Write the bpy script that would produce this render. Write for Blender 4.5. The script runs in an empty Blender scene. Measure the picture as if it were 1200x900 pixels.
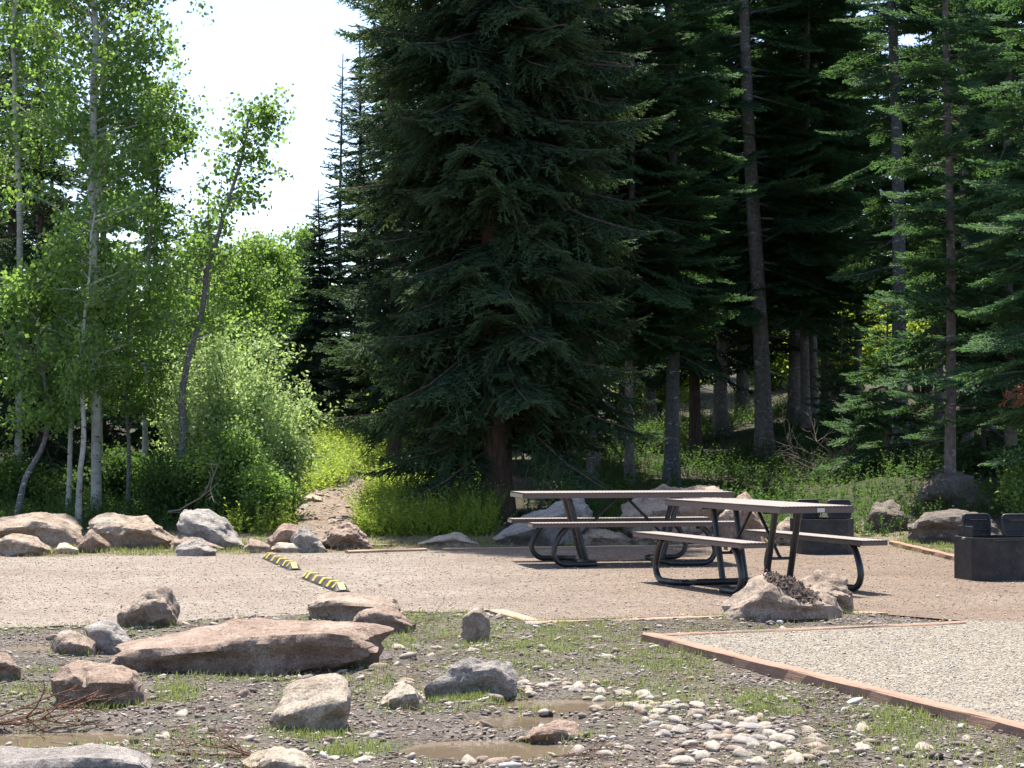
import bpy, math, random
import numpy as np
from mathutils import Vector, noise as mnoise
from mathutils.geometry import tessellate_polygon

# ------------------------------------------------------------------ camera, light, exposure
SC = bpy.context.scene
COL = SC.collection
F = 2430.0                      # focal length in pixels of the 1200 px wide photograph
CAMZ = 1.358
PITCH = math.atan(60.0 / F)
cam = bpy.data.objects.new('camera', bpy.data.cameras.new('camera'))
COL.objects.link(cam)
cam.location = (0, 0, CAMZ)
cam.rotation_euler = (math.pi / 2 + PITCH, 0, 0)
cam.data.sensor_width = 36.0
cam.data.lens = 36.0 * F / 1200.0
cam.data.clip_end = 2000.0
SC.camera = cam

SUN_EL, SUN_AZ = 71.0, -14.0      # azimuth measured from +Y (view direction), negative = left
world = bpy.data.worlds.new("World")
SC.world = world
world.use_nodes = True
wn = world.node_tree
for n in list(wn.nodes):
    wn.nodes.remove(n)
wo = wn.nodes.new('ShaderNodeOutputWorld'); wb = wn.nodes.new('ShaderNodeBackground')
sk = wn.nodes.new('ShaderNodeTexSky')
sk.sky_type = 'NISHITA'; sk.sun_disc = False
sk.sun_elevation = math.radians(SUN_EL); sk.sun_rotation = math.radians(SUN_AZ)
sk.altitude = 2500; sk.air_density = 1.0; sk.dust_density = 10.0; sk.ozone_density = 0.0
wb.inputs['Strength'].default_value = 0.135
wn.links.new(sk.outputs[0], wb.inputs['Color']); wn.links.new(wb.outputs[0], wo.inputs['Surface'])

sl = bpy.data.lights.new('sun', 'SUN'); sl.energy = 5.0; sl.angle = math.radians(0.5); sl.color = (1.0, 0.94, 0.83)
so = bpy.data.objects.new('sun', sl); COL.objects.link(so)
el, az = math.radians(SUN_EL), math.radians(SUN_AZ)
sdir = Vector((math.sin(az) * math.cos(el), math.cos(az) * math.cos(el), math.sin(el)))
so.rotation_euler = (-sdir).to_track_quat('-Z', 'Y').to_euler()
so.location = (0, 0, 40)
SC.view_settings.view_transform = 'Standard'
SC.view_settings.look = 'None'
SC.view_settings.exposure = 1.32
SC.view_settings.gamma = 1.0
SC.cycles.max_bounces = 8
SC.cycles.transparent_max_bounces = 8
SC.cycles.caustics_reflective = False
SC.cycles.caustics_refractive = False

# ------------------------------------------------------------------ numeric helpers
R = np.random.RandomState(11)
random.seed(5)

def _h(ix, iy, iz, s):
    n = (ix * 73856093) ^ (iy * 19349663) ^ (iz * 83492791) ^ (s * 2654435)
    n = (n ^ (n >> 13)) * 1274126177 & 0x7fffffff
    n = (n ^ (n >> 15)) & 0xffffff
    return n / float(0xffffff)

def vn(x, y, z=0.0, s=0):
    x = np.asarray(x, float); y = np.asarray(y, float); z = np.zeros_like(x) + z
    xi, yi, zi = np.floor(x).astype(np.int64), np.floor(y).astype(np.int64), np.floor(z).astype(np.int64)
    fx, fy, fz = x - xi, y - yi, z - zi
    fx, fy, fz = [f * f * (3 - 2 * f) for f in (fx, fy, fz)]
    r = 0
    for a in (0, 1):
        for b in (0, 1):
            for c in (0, 1):
                w = (fx if a else 1 - fx) * (fy if b else 1 - fy) * (fz if c else 1 - fz)
                r = r + w * _h(xi + a, yi + b, zi + c, s)
    return r * 2 - 1

def fbm(x, y, z=0.0, s=0, o=4):
    r = 0; a = .5; f = 1.0
    for k in range(o):
        r = r + a * vn(np.asarray(x) * f, np.asarray(y) * f, np.asarray(z) * f, s + k)
        a *= .5; f *= 2.03
    return r

def sstep(a, b, x):
    t = np.clip((np.asarray(x, float) - a) / (b - a), 0, 1)
    return t * t * (3 - 2 * t)

def ray(px, py):
    u = (px - 600.0) / F; v = (450.0 - py) / F
    dy = math.cos(PITCH) - v * math.sin(PITCH); dz = math.sin(PITCH) + v * math.cos(PITCH)
    return u / dy, dz / dy

def on_plane(px, py, z=0.0):
    a, b = ray(px, py)
    d = (z - CAMZ) / b
    return (a * d, d)

def z_at(px, py, d):
    return CAMZ + ray(px, py)[1] * d

def x_at(px, d, py=560):
    return ray(px, py)[0] * d

LOT_PX = [(-260, 736), (0, 736), (110, 733), (250, 724), (370, 718), (480, 717), (574, 715), (620, 727), (850, 720.5),
          (1000, 717), (1130, 727.5), (1500, 733), (1700, 720), (1500, 690), (1330, 676), (1200, 667), (1131, 660), (1042, 639),
          (900, 640), (760, 641), (620, 642), (520, 645), (380, 648), (300, 649.5), (200, 651), (0, 653), (-260, 655)]
LOT = [on_plane(*p) for p in LOT_PX]
PAD_PX = [(760, 744), (1130, 728), (1500, 732), (1900, 780), (1900, 960), (1500, 925), (1200, 852)]
PAD = [on_plane(*p) for p in PAD_PX]

def in_poly(x, y, poly):
    x = np.asarray(x); y = np.asarray(y); ins = np.zeros(x.shape, bool)
    n = len(poly)
    for i in range(n):
        x1, y1 = poly[i]; x2, y2 = poly[(i + 1) % n]
        c = ((y1 > y) != (y2 > y))
        with np.errstate(divide='ignore', invalid='ignore'):
            xc = (x2 - x1) * (y - y1) / ((y2 - y1) or 1e-9) + x1
        ins ^= c & (x < xc)
    return ins

def poly_dist(x, y, poly):
    x = np.asarray(x, float); y = np.asarray(y, float); d = np.full(x.shape, 1e9)
    n = len(poly)
    for i in range(n):
        x1, y1 = poly[i]; x2, y2 = poly[(i + 1) % n]
        L = (x2 - x1) ** 2 + (y2 - y1) ** 2
        t = np.clip(((x - x1) * (x2 - x1) + (y - y1) * (y2 - y1)) / L, 0, 1)
        d = np.minimum(d, np.hypot(x - x1 - t * (x2 - x1), y - y1 - t * (y2 - y1)))
    return d

PUDDLES = [  # centre px, rx, ry in metres
    ((560, 880), .42, .34), ((655, 826), .34, .28), ((612, 850), .30, .22), ((40, 868), .55, .30), ((22, 762), .30, .25), ((700, 838), .25, .12)]
PUD = []
for (c, rx, ry) in PUDDLES:
    x, y = on_plane(c[0], c[1], -.065); PUD.append((x, y, rx, ry))

def zt(x, y):
    x = np.asarray(x, float); y = np.asarray(y, float)
    # back slope
    rise = .056 * np.maximum(y - 26.0, 0) + .00022 * np.maximum(y - 42, 0) ** 2 * (y < 110) + (y >= 110) * (.00022 * 68 ** 2 - .02 * (y - 110))
    right = sstep(3.5, 8, x) * sstep(24, 31, y) * .35
    z = rise * (1 + .25 * sstep(0, 10, x)) + right
    z = z + sstep(25.6, 30, y) * (.22 * fbm(x * .35, y * .35, 0, 3, 4)) + sstep(25.4, 26.2, y) * (.05 + .05 * fbm(x * 2.2, y * 2.2, 0, 5, 3))
    # foreground, lower than the gravel
    near = sstep(15.2, 13.6, y) * np.where(x < -.3, sstep(.05, .9, poly_dist(x, y, LOT)), 1.0)
    dp = poly_dist(x, y, PAD)
    micro = .035 * fbm(x * 2.1, y * 2.1, 0, 8, 4) + .012 * fbm(x * 14, y * 14, 0, 9, 3)
    z = z + near * (-.042 + micro) + (1 - near) * (-.012) * (y < 26)
    z = z + (1 - near) * sstep(0.02, .25, poly_dist(x, y, LOT)) * (~in_poly(x, y, LOT)) * (y < 25.7) * .02 * (1 + fbm(x * 6, y * 6, 0, 2, 3))
    for (cx, cy, rx, ry) in PUD:
        q = np.hypot((x - cx) / rx, (y - cy) / ry) + .35 * fbm(x * 3.5, y * 3.5, 0, 21, 3)
        z = z - .075 * sstep(1.25, .6, q)
    ins = in_poly(x, y, LOT) | in_poly(x, y, PAD)
    z = np.where(ins, np.minimum(z, -.014), z)
    return z

def zt1(x, y):
    return float(zt(np.array([x]), np.array([y]))[0])

def ground_at(px, py):
    """where the line of sight through a pixel of the photo meets the terrain"""
    a, b = ray(px, py)
    ds = np.arange(6, 160, .1)
    zz = CAMZ + b * ds
    g = zt(a * ds, ds)
    k = np.nonzero(zz <= g)[0]
    d = ds[k[0]] if len(k) else 60.0
    return a * d, d

# ------------------------------------------------------------------ material helpers
def mat(name):
    m = bpy.data.materials.new(name); m.use_nodes = True
    nt = m.node_tree
    for n in list(nt.nodes): nt.nodes.remove(n)
    out = nt.nodes.new('ShaderNodeOutputMaterial'); p = nt.nodes.new('ShaderNodeBsdfPrincipled')
    nt.links.new(p.outputs[0], out.inputs[0])
    return m, nt, p, out

class G:
    def __init__(s, nt): s.nt = nt
    def n(s, t, **k):
        x = s.nt.nodes.new(t)
        for a, b in k.items():
            if a.startswith('i_'): x.inputs[a[2:].replace('_', ' ')].default_value = b
            else: setattr(x, a, b)
        return x
    def l(s, a, b): s.nt.links.new(a, b)
    def coord(s, kind='Object'):
        return s.n('ShaderNodeTexCoord').outputs[kind]
    def pos(s):
        return s.n('ShaderNodeNewGeometry').outputs['Position']
    def noise(s, vec, scale, detail=5, rough=.55, off=None):
        t = s.n('ShaderNodeTexNoise'); t.inputs['Scale'].default_value = scale
        t.inputs['Detail'].default_value = detail; t.inputs['Roughness'].default_value = rough
        if off is not None:
            a = s.n('ShaderNodeVectorMath', operation='ADD'); s.l(vec, a.inputs[0]); a.inputs[1].default_value = off; vec = a.outputs[0]
        s.l(vec, t.inputs['Vector']); return t.outputs['Fac']
    def voro(s, vec, scale, out='Color', feature='F1'):
        t = s.n('ShaderNodeTexVoronoi', feature=feature); t.inputs['Scale'].default_value = scale
        s.l(vec, t.inputs['Vector']); return t.outputs[out]
    def ramp(s, fac, stops, interp='LINEAR'):
        r = s.n('ShaderNodeValToRGB'); cr = r.color_ramp; cr.interpolation = interp
        while len(cr.elements) < len(stops): cr.elements.new(.5)
        for e, (p, c) in zip(cr.elements, stops):
            e.position = p; e.color = (*c, 1) if len(c) == 3 else c
        s.l(fac, r.inputs[0]); return r.outputs[0]
    def mix(s, fac, a, b, blend='MIX'):
        m = s.n('ShaderNodeMix', data_type='RGBA', blend_type=blend)
        if isinstance(fac, (int, float)): m.inputs[0].default_value = fac
        else: s.l(fac, m.inputs[0])
        for v, i in ((a, 6), (b, 7)):
            if isinstance(v, tuple): m.inputs[i].default_value = (*v, 1)
            else: s.l(v, m.inputs[i])
        return m.outputs[2]
    def math(s, op, a, b=0.0, clamp=False):
        m = s.n('ShaderNodeMath', operation=op); m.use_clamp = clamp
        for v, i in ((a, 0), (b, 1)):
            if isinstance(v, (int, float)): m.inputs[i].default_value = v
            else: s.l(v, m.inputs[i])
        return m.outputs[0]
    def bump(s, h, dist, strength=1.0, prev=None):
        b = s.n('ShaderNodeBump'); b.inputs['Distance'].default_value = dist; b.inputs['Strength'].default_value = strength
        s.l(h, b.inputs['Height'])
        if prev is not None: s.l(prev, b.inputs['Normal'])
        return b.outputs[0]
g3 = lambda v: (v, v, v)

def m_rock(name, c1, c2, c3, stain=(.10, .07, .055), st=.45, bs=1.0):
    m, nt, p, o = mat(name); g = G(nt); v = g.coord()
    rnd = g.n('ShaderNodeObjectInfo').outputs['Random']
    cx = g.n('ShaderNodeCombineXYZ'); g.l(rnd, cx.inputs[0]); g.l(rnd, cx.inputs[1])
    sc = g.n('ShaderNodeVectorMath', operation='SCALE'); g.l(cx.outputs[0], sc.inputs[0]); sc.inputs['Scale'].default_value = 31.0
    ad = g.n('ShaderNodeVectorMath', operation='ADD'); g.l(v, ad.inputs[0]); g.l(sc.outputs[0], ad.inputs[1]); v = ad.outputs[0]
    big = g.noise(v, 3.2, 10, .7); med = g.noise(v, 12, 10, .72, (3, 1, 2)); fine = g.noise(v, 75, 6, .75)
    col = g.ramp(big, [(.33, c1), (.52, c2), (.68, c3)])
    col = g.mix(g.math('MULTIPLY', g.ramp(med, [(.52, g3(0)), (.60, g3(1))]), st), col, stain)
    col = g.mix(g.math('MULTIPLY', g.ramp(g.noise(v, 7, 5, .6, (9, 4, 7)), [(.6, g3(0)), (.66, g3(1))]), .35), col, (.55, .52, .47))
    sp = g.ramp(fine, [(.38, g3(.62)), (.62, g3(1.25))])
    col = g.mix(1.0, col, sp, 'MULTIPLY')
    g.l(col, p.inputs['Base Color']); p.inputs['Roughness'].default_value = .85; p.inputs['Specular IOR Level'].default_value = .25
    b = g.bump(med, .05 * bs, 1.0); b = g.bump(g.noise(v, 28, 5, .7), .016 * bs, 1.0, b); b = g.bump(fine, .006 * bs, 1.0, b)
    cr = g.voro(v, 5.0, 'Distance', 'DISTANCE_TO_EDGE')
    b = g.bump(g.ramp(cr, [(.0, g3(0)), (.03, g3(1))]), .008, .25, b)
    g.l(b, p.inputs['Normal']); return m

M = {}
M['rock_tan'] = m_rock('tan rock', (.29, .215, .165), (.41, .325, .26), (.50, .42, .35))
M['rock_pink'] = m_rock('pink brown rock', (.25, .17, .13), (.36, .265, .21), (.47, .375, .31))
M['rock_grey'] = m_rock('grey rock', (.25, .22, .205), (.38, .345, .32), (.48, .45, .42), (.09, .085, .08), .4)
M['rock_pale'] = m_rock('pale rock', (.42, .34, .26), (.52, .44, .355), (.58, .52, .44), (.22, .17, .13), .4)
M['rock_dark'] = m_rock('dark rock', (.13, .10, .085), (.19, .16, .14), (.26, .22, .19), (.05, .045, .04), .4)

for k_, c_ in (('pale', ((.31, .26, .21), (.39, .34, .285), (.46, .42, .37))), ('tan', ((.26, .20, .155), (.33, .265, .21), (.40, .34, .28))), ('grey', ((.22, .195, .175), (.29, .265, .245), (.36, .34, .32))), ('pink', ((.21, .145, .11), (.28, .21, .17), (.36, .29, .245)))):
    M['cobble_' + k_] = m_rock(k_ + ' cobble stone', *c_, st=.3, bs=.12)

def m_gravel(name, cols, scale, disp, patch, pcol, brown=0.0):
    m, nt, p, o = mat(name); g = G(nt); v = g.pos()
    c = g.voro(v, scale); sep = g.n('ShaderNodeSeparateColor'); g.l(c, sep.inputs[0])
    col = g.ramp(sep.outputs[0], cols, 'LINEAR')
    big = g.noise(v, .55, 5, .6); mid = g.noise(v, 5.0, 5, .65)
    col = g.mix(g.math('MULTIPLY', g.ramp(big, [(.4, g3(0)), (.62, g3(1))]), patch), col, pcol)
    col = g.mix(1.0, col, g.ramp(mid, [(.3, g3(.8)), (.7, g3(1.12))]), 'MULTIPLY')
    if brown:      # trodden, browner gravel round the tables
        sx_ = g.n('ShaderNodeSeparateXYZ'); g.l(v, sx_.inputs[0])
        w_ = g.math('ADD', g.math('MULTIPLY', sx_.outputs[0], .28), g.math('MULTIPLY', g.noise(v, .9, 5, .6, (4, 4, 0)), 1.1))
        col = g.mix(g.math('MULTIPLY', g.ramp(w_, [(.15, g3(0)), (1.0, g3(1))]), brown), col, g.mix(1.0, col, (.76, .675, .61), 'MULTIPLY'))
    dk = g.ramp(g.voro(v, 9.0, 'Distance'), [(.02, g3(1)), (.06, g3(0))])
    col = g.mix(g.math('MULTIPLY', dk, .5), col, (.07, .045, .035))
    g.l(col, p.inputs['Base Color']); p.inputs['Roughness'].default_value = .95; p.inputs['Specular IOR Level'].default_value = .15
    h = g.voro(v, scale, 'Distance')
    b = g.bump(g.math('SUBTRACT', 1.0, h), disp, .9)
    b = g.bump(g.noise(v, 22, 4), .03, .6, b)
    g.l(b, p.inputs['Normal']); return m
M['gravel'] = m_gravel('crushed tan gravel', [(0, (.11, .087, .070)), (.25, (.20, .167, .14)), (.6, (.26, .222, .188)), (.9, (.33, .29, .25)), (1, (.40, .365, .325))],
                       110, .008, .6, (.185, .145, .12), .9)
M['gravel_pale'] = m_gravel('pale grey gravel', [(0, (.095, .08, .062)), (.25, (.185, .16, .13)), (.6, (.245, .215, .175)), (.9, (.31, .28, .235)), (1, (.40, .37, .32))],
                            85, .011, .4, (.22, .195, .16))

# ground: mud with grit near, soil further off, forest floor behind
m, nt, p, o = mat('muddy ground'); g = G(nt); v = g.pos()
sepx = g.n('ShaderNodeSeparateXYZ'); g.l(v, sepx.inputs[0])
c = g.voro(v, 48); sc_ = g.n('ShaderNodeSeparateColor'); g.l(c, sc_.inputs[0])
grit = g.ramp(sc_.outputs[0], [(0, (.045, .034, .026)), (.35, (.09, .069, .054)), (.7, (.15, .118, .095)), (.93, (.27, .225, .185)), (1, (.38, .33, .28))])
dirt = g.ramp(g.noise(v, 3.2, 6, .62), [(.35, (.055, .04, .03)), (.5, (.095, .072, .055)), (.65, (.155, .12, .095))])
near = g.mix(.55, grit, dirt)
grn = g.ramp(g.noise(v, 1.3, 5, .65, (5, 5, 0)), [(.5, g3(0)), (.62, g3(1))])
near = g.mix(g.math('MULTIPLY', grn, .45), near, (.085, .11, .035))
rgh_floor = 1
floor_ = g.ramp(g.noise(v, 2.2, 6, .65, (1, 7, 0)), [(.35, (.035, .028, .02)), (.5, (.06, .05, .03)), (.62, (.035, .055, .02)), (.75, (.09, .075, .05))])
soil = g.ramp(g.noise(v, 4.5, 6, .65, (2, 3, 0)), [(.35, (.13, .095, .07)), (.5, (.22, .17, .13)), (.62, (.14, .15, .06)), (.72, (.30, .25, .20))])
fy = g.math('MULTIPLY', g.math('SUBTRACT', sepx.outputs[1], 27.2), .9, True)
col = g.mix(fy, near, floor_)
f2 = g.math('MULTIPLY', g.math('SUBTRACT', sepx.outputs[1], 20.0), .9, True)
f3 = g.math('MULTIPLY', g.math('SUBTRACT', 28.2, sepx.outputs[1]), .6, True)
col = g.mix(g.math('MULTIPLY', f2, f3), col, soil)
g.l(col, p.inputs['Base Color'])
wet = g.ramp(g.noise(v, 1.1, 4, .6, (8, 2, 0)), [(.44, g3(.30)), (.56, g3(.85))])
wet = g.mix(fy, wet, (.95, .95, .95)); g.l(wet, p.inputs['Roughness']); p.inputs['Specular IOR Level'].default_value = .4
b = g.bump(g.noise(v, 26, 6, .7), .05, .9); b = g.bump(g.math('SUBTRACT', 1.0, g.voro(v, 48, 'Distance')), .018, .8, b)
g.l(b, p.inputs['Normal']); M['ground'] = m

m, nt, p, o = mat('bare dirt path'); g = G(nt); v = g.pos()
col = g.ramp(g.noise(v, 3.5, 6, .65), [(.3, (.12, .082, .06)), (.5, (.19, .135, .10)), (.7, (.27, .205, .16))])
c = g.voro(v, 22); sc_ = g.n('ShaderNodeSeparateColor'); g.l(c, sc_.inputs[0])
col = g.mix(.35, col, g.ramp(sc_.outputs[0], [(0, (.1, .07, .05)), (.6, (.26, .2, .16)), (1, (.45, .4, .35))]))
g.l(col, p.inputs['Base Color']); p.inputs['Roughness'].default_value = .95
b = g.bump(g.noise(v, 14, 6, .7), .08, .9); g.l(b, p.inputs['Normal']); M['path'] = m

m, nt, p, o = mat('muddy water'); g = G(nt); v = g.pos()
col = g.ramp(g.noise(v, 3, 3), [(.3, (.115, .088, .062)), (.7, (.15, .118, .085))])
g.l(col, p.inputs['Base Color']); p.inputs['Roughness'].default_value = .03; p.inputs['IOR'].default_value = 1.33
g.l(g.bump(g.noise(v, 16, 3), .003, .5), p.inputs['Normal']); M['water'] = m

def m_wood(name, c1, c2):
    m, nt, p, o = mat(name); g = G(nt); v = g.coord()
    mp = g.n('ShaderNodeMapping'); mp.inputs['Scale'].default_value = (1.6, 60, 60); g.l(v, mp.inputs[0])
    n = g.noise(mp.outputs[0], 2.2, 6, .65); n2 = g.noise(v, 9, 5, .7)
    col = g.ramp(n, [(.3, c1), (.7, c2)])
    col = g.mix(g.math('MULTIPLY', g.ramp(n2, [(.45, g3(0)), (.62, g3(1))]), .55), col, (.30, .20, .14))
    g.l(col, p.inputs['Base Color']); p.inputs['Roughness'].default_value = .85
    g.l(g.bump(n, .01, .8), p.inputs['Normal']); return m
M['timber'] = m_wood('stained landscape timber', (.19, .10, .068), (.31, .185, .13))
M['timber_old'] = m_wood('weathered landscape timber', (.24, .15, .10), (.40, .29, .21))

def m_metal(name, c, rough=.4, spec=.5, dust=.10):
    m, nt, p, o = mat(name); g = G(nt); v = g.coord()
    n = g.noise(v, 9, 5, .6)
    col = g.mix(n, tuple(x * .75 for x in c), tuple(min(1, x * 1.25) for x in c))
    col = g.mix(g.math('MULTIPLY', g.ramp(g.noise(v, 24, 4), [(.6, g3(0)), (.7, g3(1))]), .25), col, (.16, .14, .12))
    col = g.mix(g.math('MULTIPLY', g.ramp(g.noise(v, 5, 6, .7, (2, 2, 2)), [(.48, g3(0)), (.66, g3(1))]), dust), col, (.22, .19, .155))
    g.l(col, p.inputs['Base Color']); p.inputs['Specular IOR Level'].default_value = spec
    g.l(g.ramp(n, [(.3, g3(rough * .8)), (.7, g3(rough * 1.3))]), p.inputs['Roughness'])
    g.l(g.bump(g.noise(v, 60, 3), .002, .5), p.inputs['Normal']); return m
M['black_tube'] = m_metal('black powder coated tube', (.018, .019, .022), .32)
M['iron'] = m_metal('blackened sheet steel', (.011, .011, .013), .6)
M['iron_grate'] = m_metal('dark steel grate bar', (.012, .012, .014), .45)
M['galv'] = m_metal('grey end cap', (.30, .27, .22), .5)
M['sticker'] = m_metal('pale sticker', (.55, .55, .52), .5)
M['rubber'] = m_metal('black rubber', (.035, .035, .037), .75, .3, .4)
M['yellow'] = m_metal('yellow reflective band', (.50, .35, .05), .6, .5, .55)
# perforated brown coating
m, nt, p, o = mat('brown coated punched steel'); g = G(nt); v = g.coord()
mp = g.n('ShaderNodeMapping'); mp.inputs['Scale'].default_value = (1, 1, 1); mp.inputs['Rotation'].default_value = (0, 0, math.radians(45)); g.l(v, mp.inputs[0])
vo = g.n('ShaderNodeTexVoronoi', feature='F1'); vo.inputs['Scale'].default_value = 34; vo.inputs['Randomness'].default_value = 0; g.l(mp.outputs[0], vo.inputs['Vector'])
hole = g.ramp(vo.outputs['Distance'], [(.28, g3(1)), (.36, g3(0))])
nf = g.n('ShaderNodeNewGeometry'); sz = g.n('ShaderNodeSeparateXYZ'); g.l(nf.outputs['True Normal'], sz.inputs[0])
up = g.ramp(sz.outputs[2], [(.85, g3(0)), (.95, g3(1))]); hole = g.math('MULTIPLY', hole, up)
base = g.mix(up, (.085, .055, .05), g.mix(g.noise(v, 4, 5), (.38, .33, .31), (.50, .455, .435)))   # bright sun gloss painted in as pale colour on the upward faces
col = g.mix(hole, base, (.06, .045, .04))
g.l(col, p.inputs['Base Color']); p.inputs['Roughness'].default_value = .36; p.inputs['Specular IOR Level'].default_value = .65
g.l(g.bump(g.math('SUBTRACT', 1.0, hole), .006, .8, g.bump(g.noise(v, 40, 3), .002, .6)), p.inputs['Normal']); M['coat'] = m

def m_bark(name, c1, c2, c3, sx=14, sz=3, spots=None, bd=.03):
    m, nt, p, o = mat(name); g = G(nt); v = g.pos()
    mp = g.n('ShaderNodeMapping'); mp.inputs['Scale'].default_value = (sx, sx, sz); g.l(v, mp.inputs[0])
    n = g.noise(mp.outputs[0], 1.6, 6, .7); n2 = g.noise(v, 1.1, 4, .6)
    col = g.ramp(n, [(.32, c1), (.5, c2), (.68, c3)])
    col = g.mix(1.0, col, g.ramp(n2, [(.3, g3(.75)), (.7, g3(1.2))]), 'MULTIPLY')
    if spots:
        mp2 = g.n('ShaderNodeMapping'); mp2.inputs['Scale'].default_value = (6, 6, 16); g.l(v, mp2.inputs[0])
        col = g.mix(g.ramp(g.noise(mp2.outputs[0], 1.2, 4, .6, (4, 4, 4)), [(.60, g3(0)), (.66, g3(1))]), col, spots)
    g.l(col, p.inputs['Base Color']); p.inputs['Roughness'].default_value = .9
    g.l(g.bump(n, bd, .9), p.inputs['Normal']); return m
M['bark_spruce'] = m_bark('reddish spruce bark', (.05, .033, .026), (.105, .07, .055), (.17, .12, .10))
M['bark_fir'] = m_bark('grey brown fir bark', (.11, .085, .075), (.19, .155, .14), (.28, .24, .22), 10, 9, (.42, .40, .38))
M['bark_grey'] = m_bark('speckled grey bark', (.08, .075, .075), (.15, .145, .145), (.24, .235, .23), 16, 14, (.5, .5, .48))
M['bark_aspen'] = m_bark('pale aspen bark', (.25, .25, .21), (.37, .37, .32), (.46, .46, .41), 5, 9, (.06, .055, .05), .006)
M['bark_willow'] = m_bark('dark willow stem', (.05, .045, .04), (.10, .09, .075), (.16, .14, .12), 12, 5)
M['dead_wood'] = m_bark('dead grey wood', (.13, .105, .085), (.24, .20, .165), (.36, .32, .28), 20, 20)
M['dead_red'] = m_bark('red brown dead wood', (.09, .045, .03), (.17, .085, .055), (.26, .16, .11), 20, 20)

def m_leaf(name, dark, light, tr, trcol, rough=.5, spec=.35, hue=.0):
    """tint (0..1) is the natural difference between old and fresh growth"""
    m, nt, p, o = mat(name); g = G(nt)
    at = g.n('ShaderNodeAttribute', attribute_name='tint').outputs['Fac']
    rn = g.n('ShaderNodeObjectInfo').outputs['Random']
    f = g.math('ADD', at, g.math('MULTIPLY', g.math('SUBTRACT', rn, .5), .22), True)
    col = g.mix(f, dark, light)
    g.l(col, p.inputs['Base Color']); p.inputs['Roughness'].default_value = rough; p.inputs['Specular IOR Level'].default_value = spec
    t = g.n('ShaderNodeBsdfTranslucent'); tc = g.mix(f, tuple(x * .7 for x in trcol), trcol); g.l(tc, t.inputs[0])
    ms = g.n('ShaderNodeMixShader'); ms.inputs[0].default_value = tr
    g.l(p.outputs[0], ms.inputs[1]); g.l(t.outputs[0], ms.inputs[2]); g.l(ms.outputs[0], o.inputs[0]); return m
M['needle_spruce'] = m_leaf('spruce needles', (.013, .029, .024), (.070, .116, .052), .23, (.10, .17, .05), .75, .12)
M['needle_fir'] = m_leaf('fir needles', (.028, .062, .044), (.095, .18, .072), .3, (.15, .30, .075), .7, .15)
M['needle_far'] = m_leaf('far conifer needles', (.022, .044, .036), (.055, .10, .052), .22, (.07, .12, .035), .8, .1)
M['needle_dead'] = m_leaf('rust dead needles', (.12, .045, .025), (.20, .075, .04), .25, (.2, .07, .03))
M['leaf_aspen'] = m_leaf('aspen leaves', (.048, .105, .034), (.15, .24, .07), .5, (.32, .52, .09), .5, .3)
M['leaf_willow'] = m_leaf('silvery willow leaves', (.18, .28, .105), (.40, .50, .25), .47, (.52, .70, .24), .5, .35)
M['leaf_shrub'] = m_leaf('shrub leaves', (.024, .056, .02), (.068, .125, .034), .36, (.15, .28, .045), .65, .15)
M['leaf_meadow'] = m_leaf('meadow herb leaves', (.12, .19, .035), (.27, .34, .06), .45, (.48, .62, .08), .6, .2)
M['grass'] = m_leaf('grass blades', (.10, .13, .035), (.24, .26, .085), .35, (.34, .44, .10), .5, .4)
M['dry_grass'] = m_leaf('dry grass blades', (.22, .18, .09), (.36, .31, .18), .3, (.4, .34, .18), .6, .3)

# ------------------------------------------------------------------ mesh helpers
def tag(o, label=None, cat=None, group=None, kind=None):
    if label: o['label'] = label
    if cat: o['category'] = cat
    if group: o['group'] = group
    if kind: o['kind'] = kind
    return o

def mesh_np(name, V, Fc, mats, tint=None, midx=None, smooth=False):
    """V (n,3), Fc (m,k) with k 3 or 4"""
    me = bpy.data.meshes.new(name)
    V = np.ascontiguousarray(V, dtype=np.float32); Fc = np.ascontiguousarray(Fc, dtype=np.int32)
    n, k = Fc.shape
    me.vertices.add(len(V)); me.vertices.foreach_set('co', V.ravel())
    me.loops.add(n * k); me.loops.foreach_set('vertex_index', Fc.ravel())
    me.polygons.add(n); me.polygons.foreach_set('loop_start', np.arange(0, n * k, k, dtype=np.int32))
    for mm in (mats if isinstance(mats, (list, tuple)) else [mats]): me.materials.append(mm)
    if midx is not None: me.polygons.foreach_set('material_index', np.ascontiguousarray(midx, dtype=np.int32))
    if smooth: me.polygons.foreach_set('use_smooth', np.ones(n, bool))
    me.update(calc_edges=True)
    if tint is not None:
        a = me.attributes.new('tint', 'FLOAT', 'FACE'); a.data.foreach_set('value', np.ascontiguousarray(tint, dtype=np.float32))
    return me

def link(name, me, parent=None, loc=None):
    o = bpy.data.objects.new(name, me); COL.objects.link(o)
    if parent is not None: o.parent = parent
    if loc is not None: o.location = loc
    return o

def empty(name, loc=(0, 0, 0), rz=0.0):
    o = bpy.data.objects.new(name, None); COL.objects.link(o); o.location = loc; o.rotation_euler = (0, 0, rz)
    o.empty_display_size = .2
    return o

def quads_mesh(name, Q, mats, tint=None, midx=None):
    Q = np.asarray(Q); n = len(Q)
    return mesh_np(name, Q.reshape(-1, 3), np.arange(n * 4).reshape(n, 4), mats, tint, midx)

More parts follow.
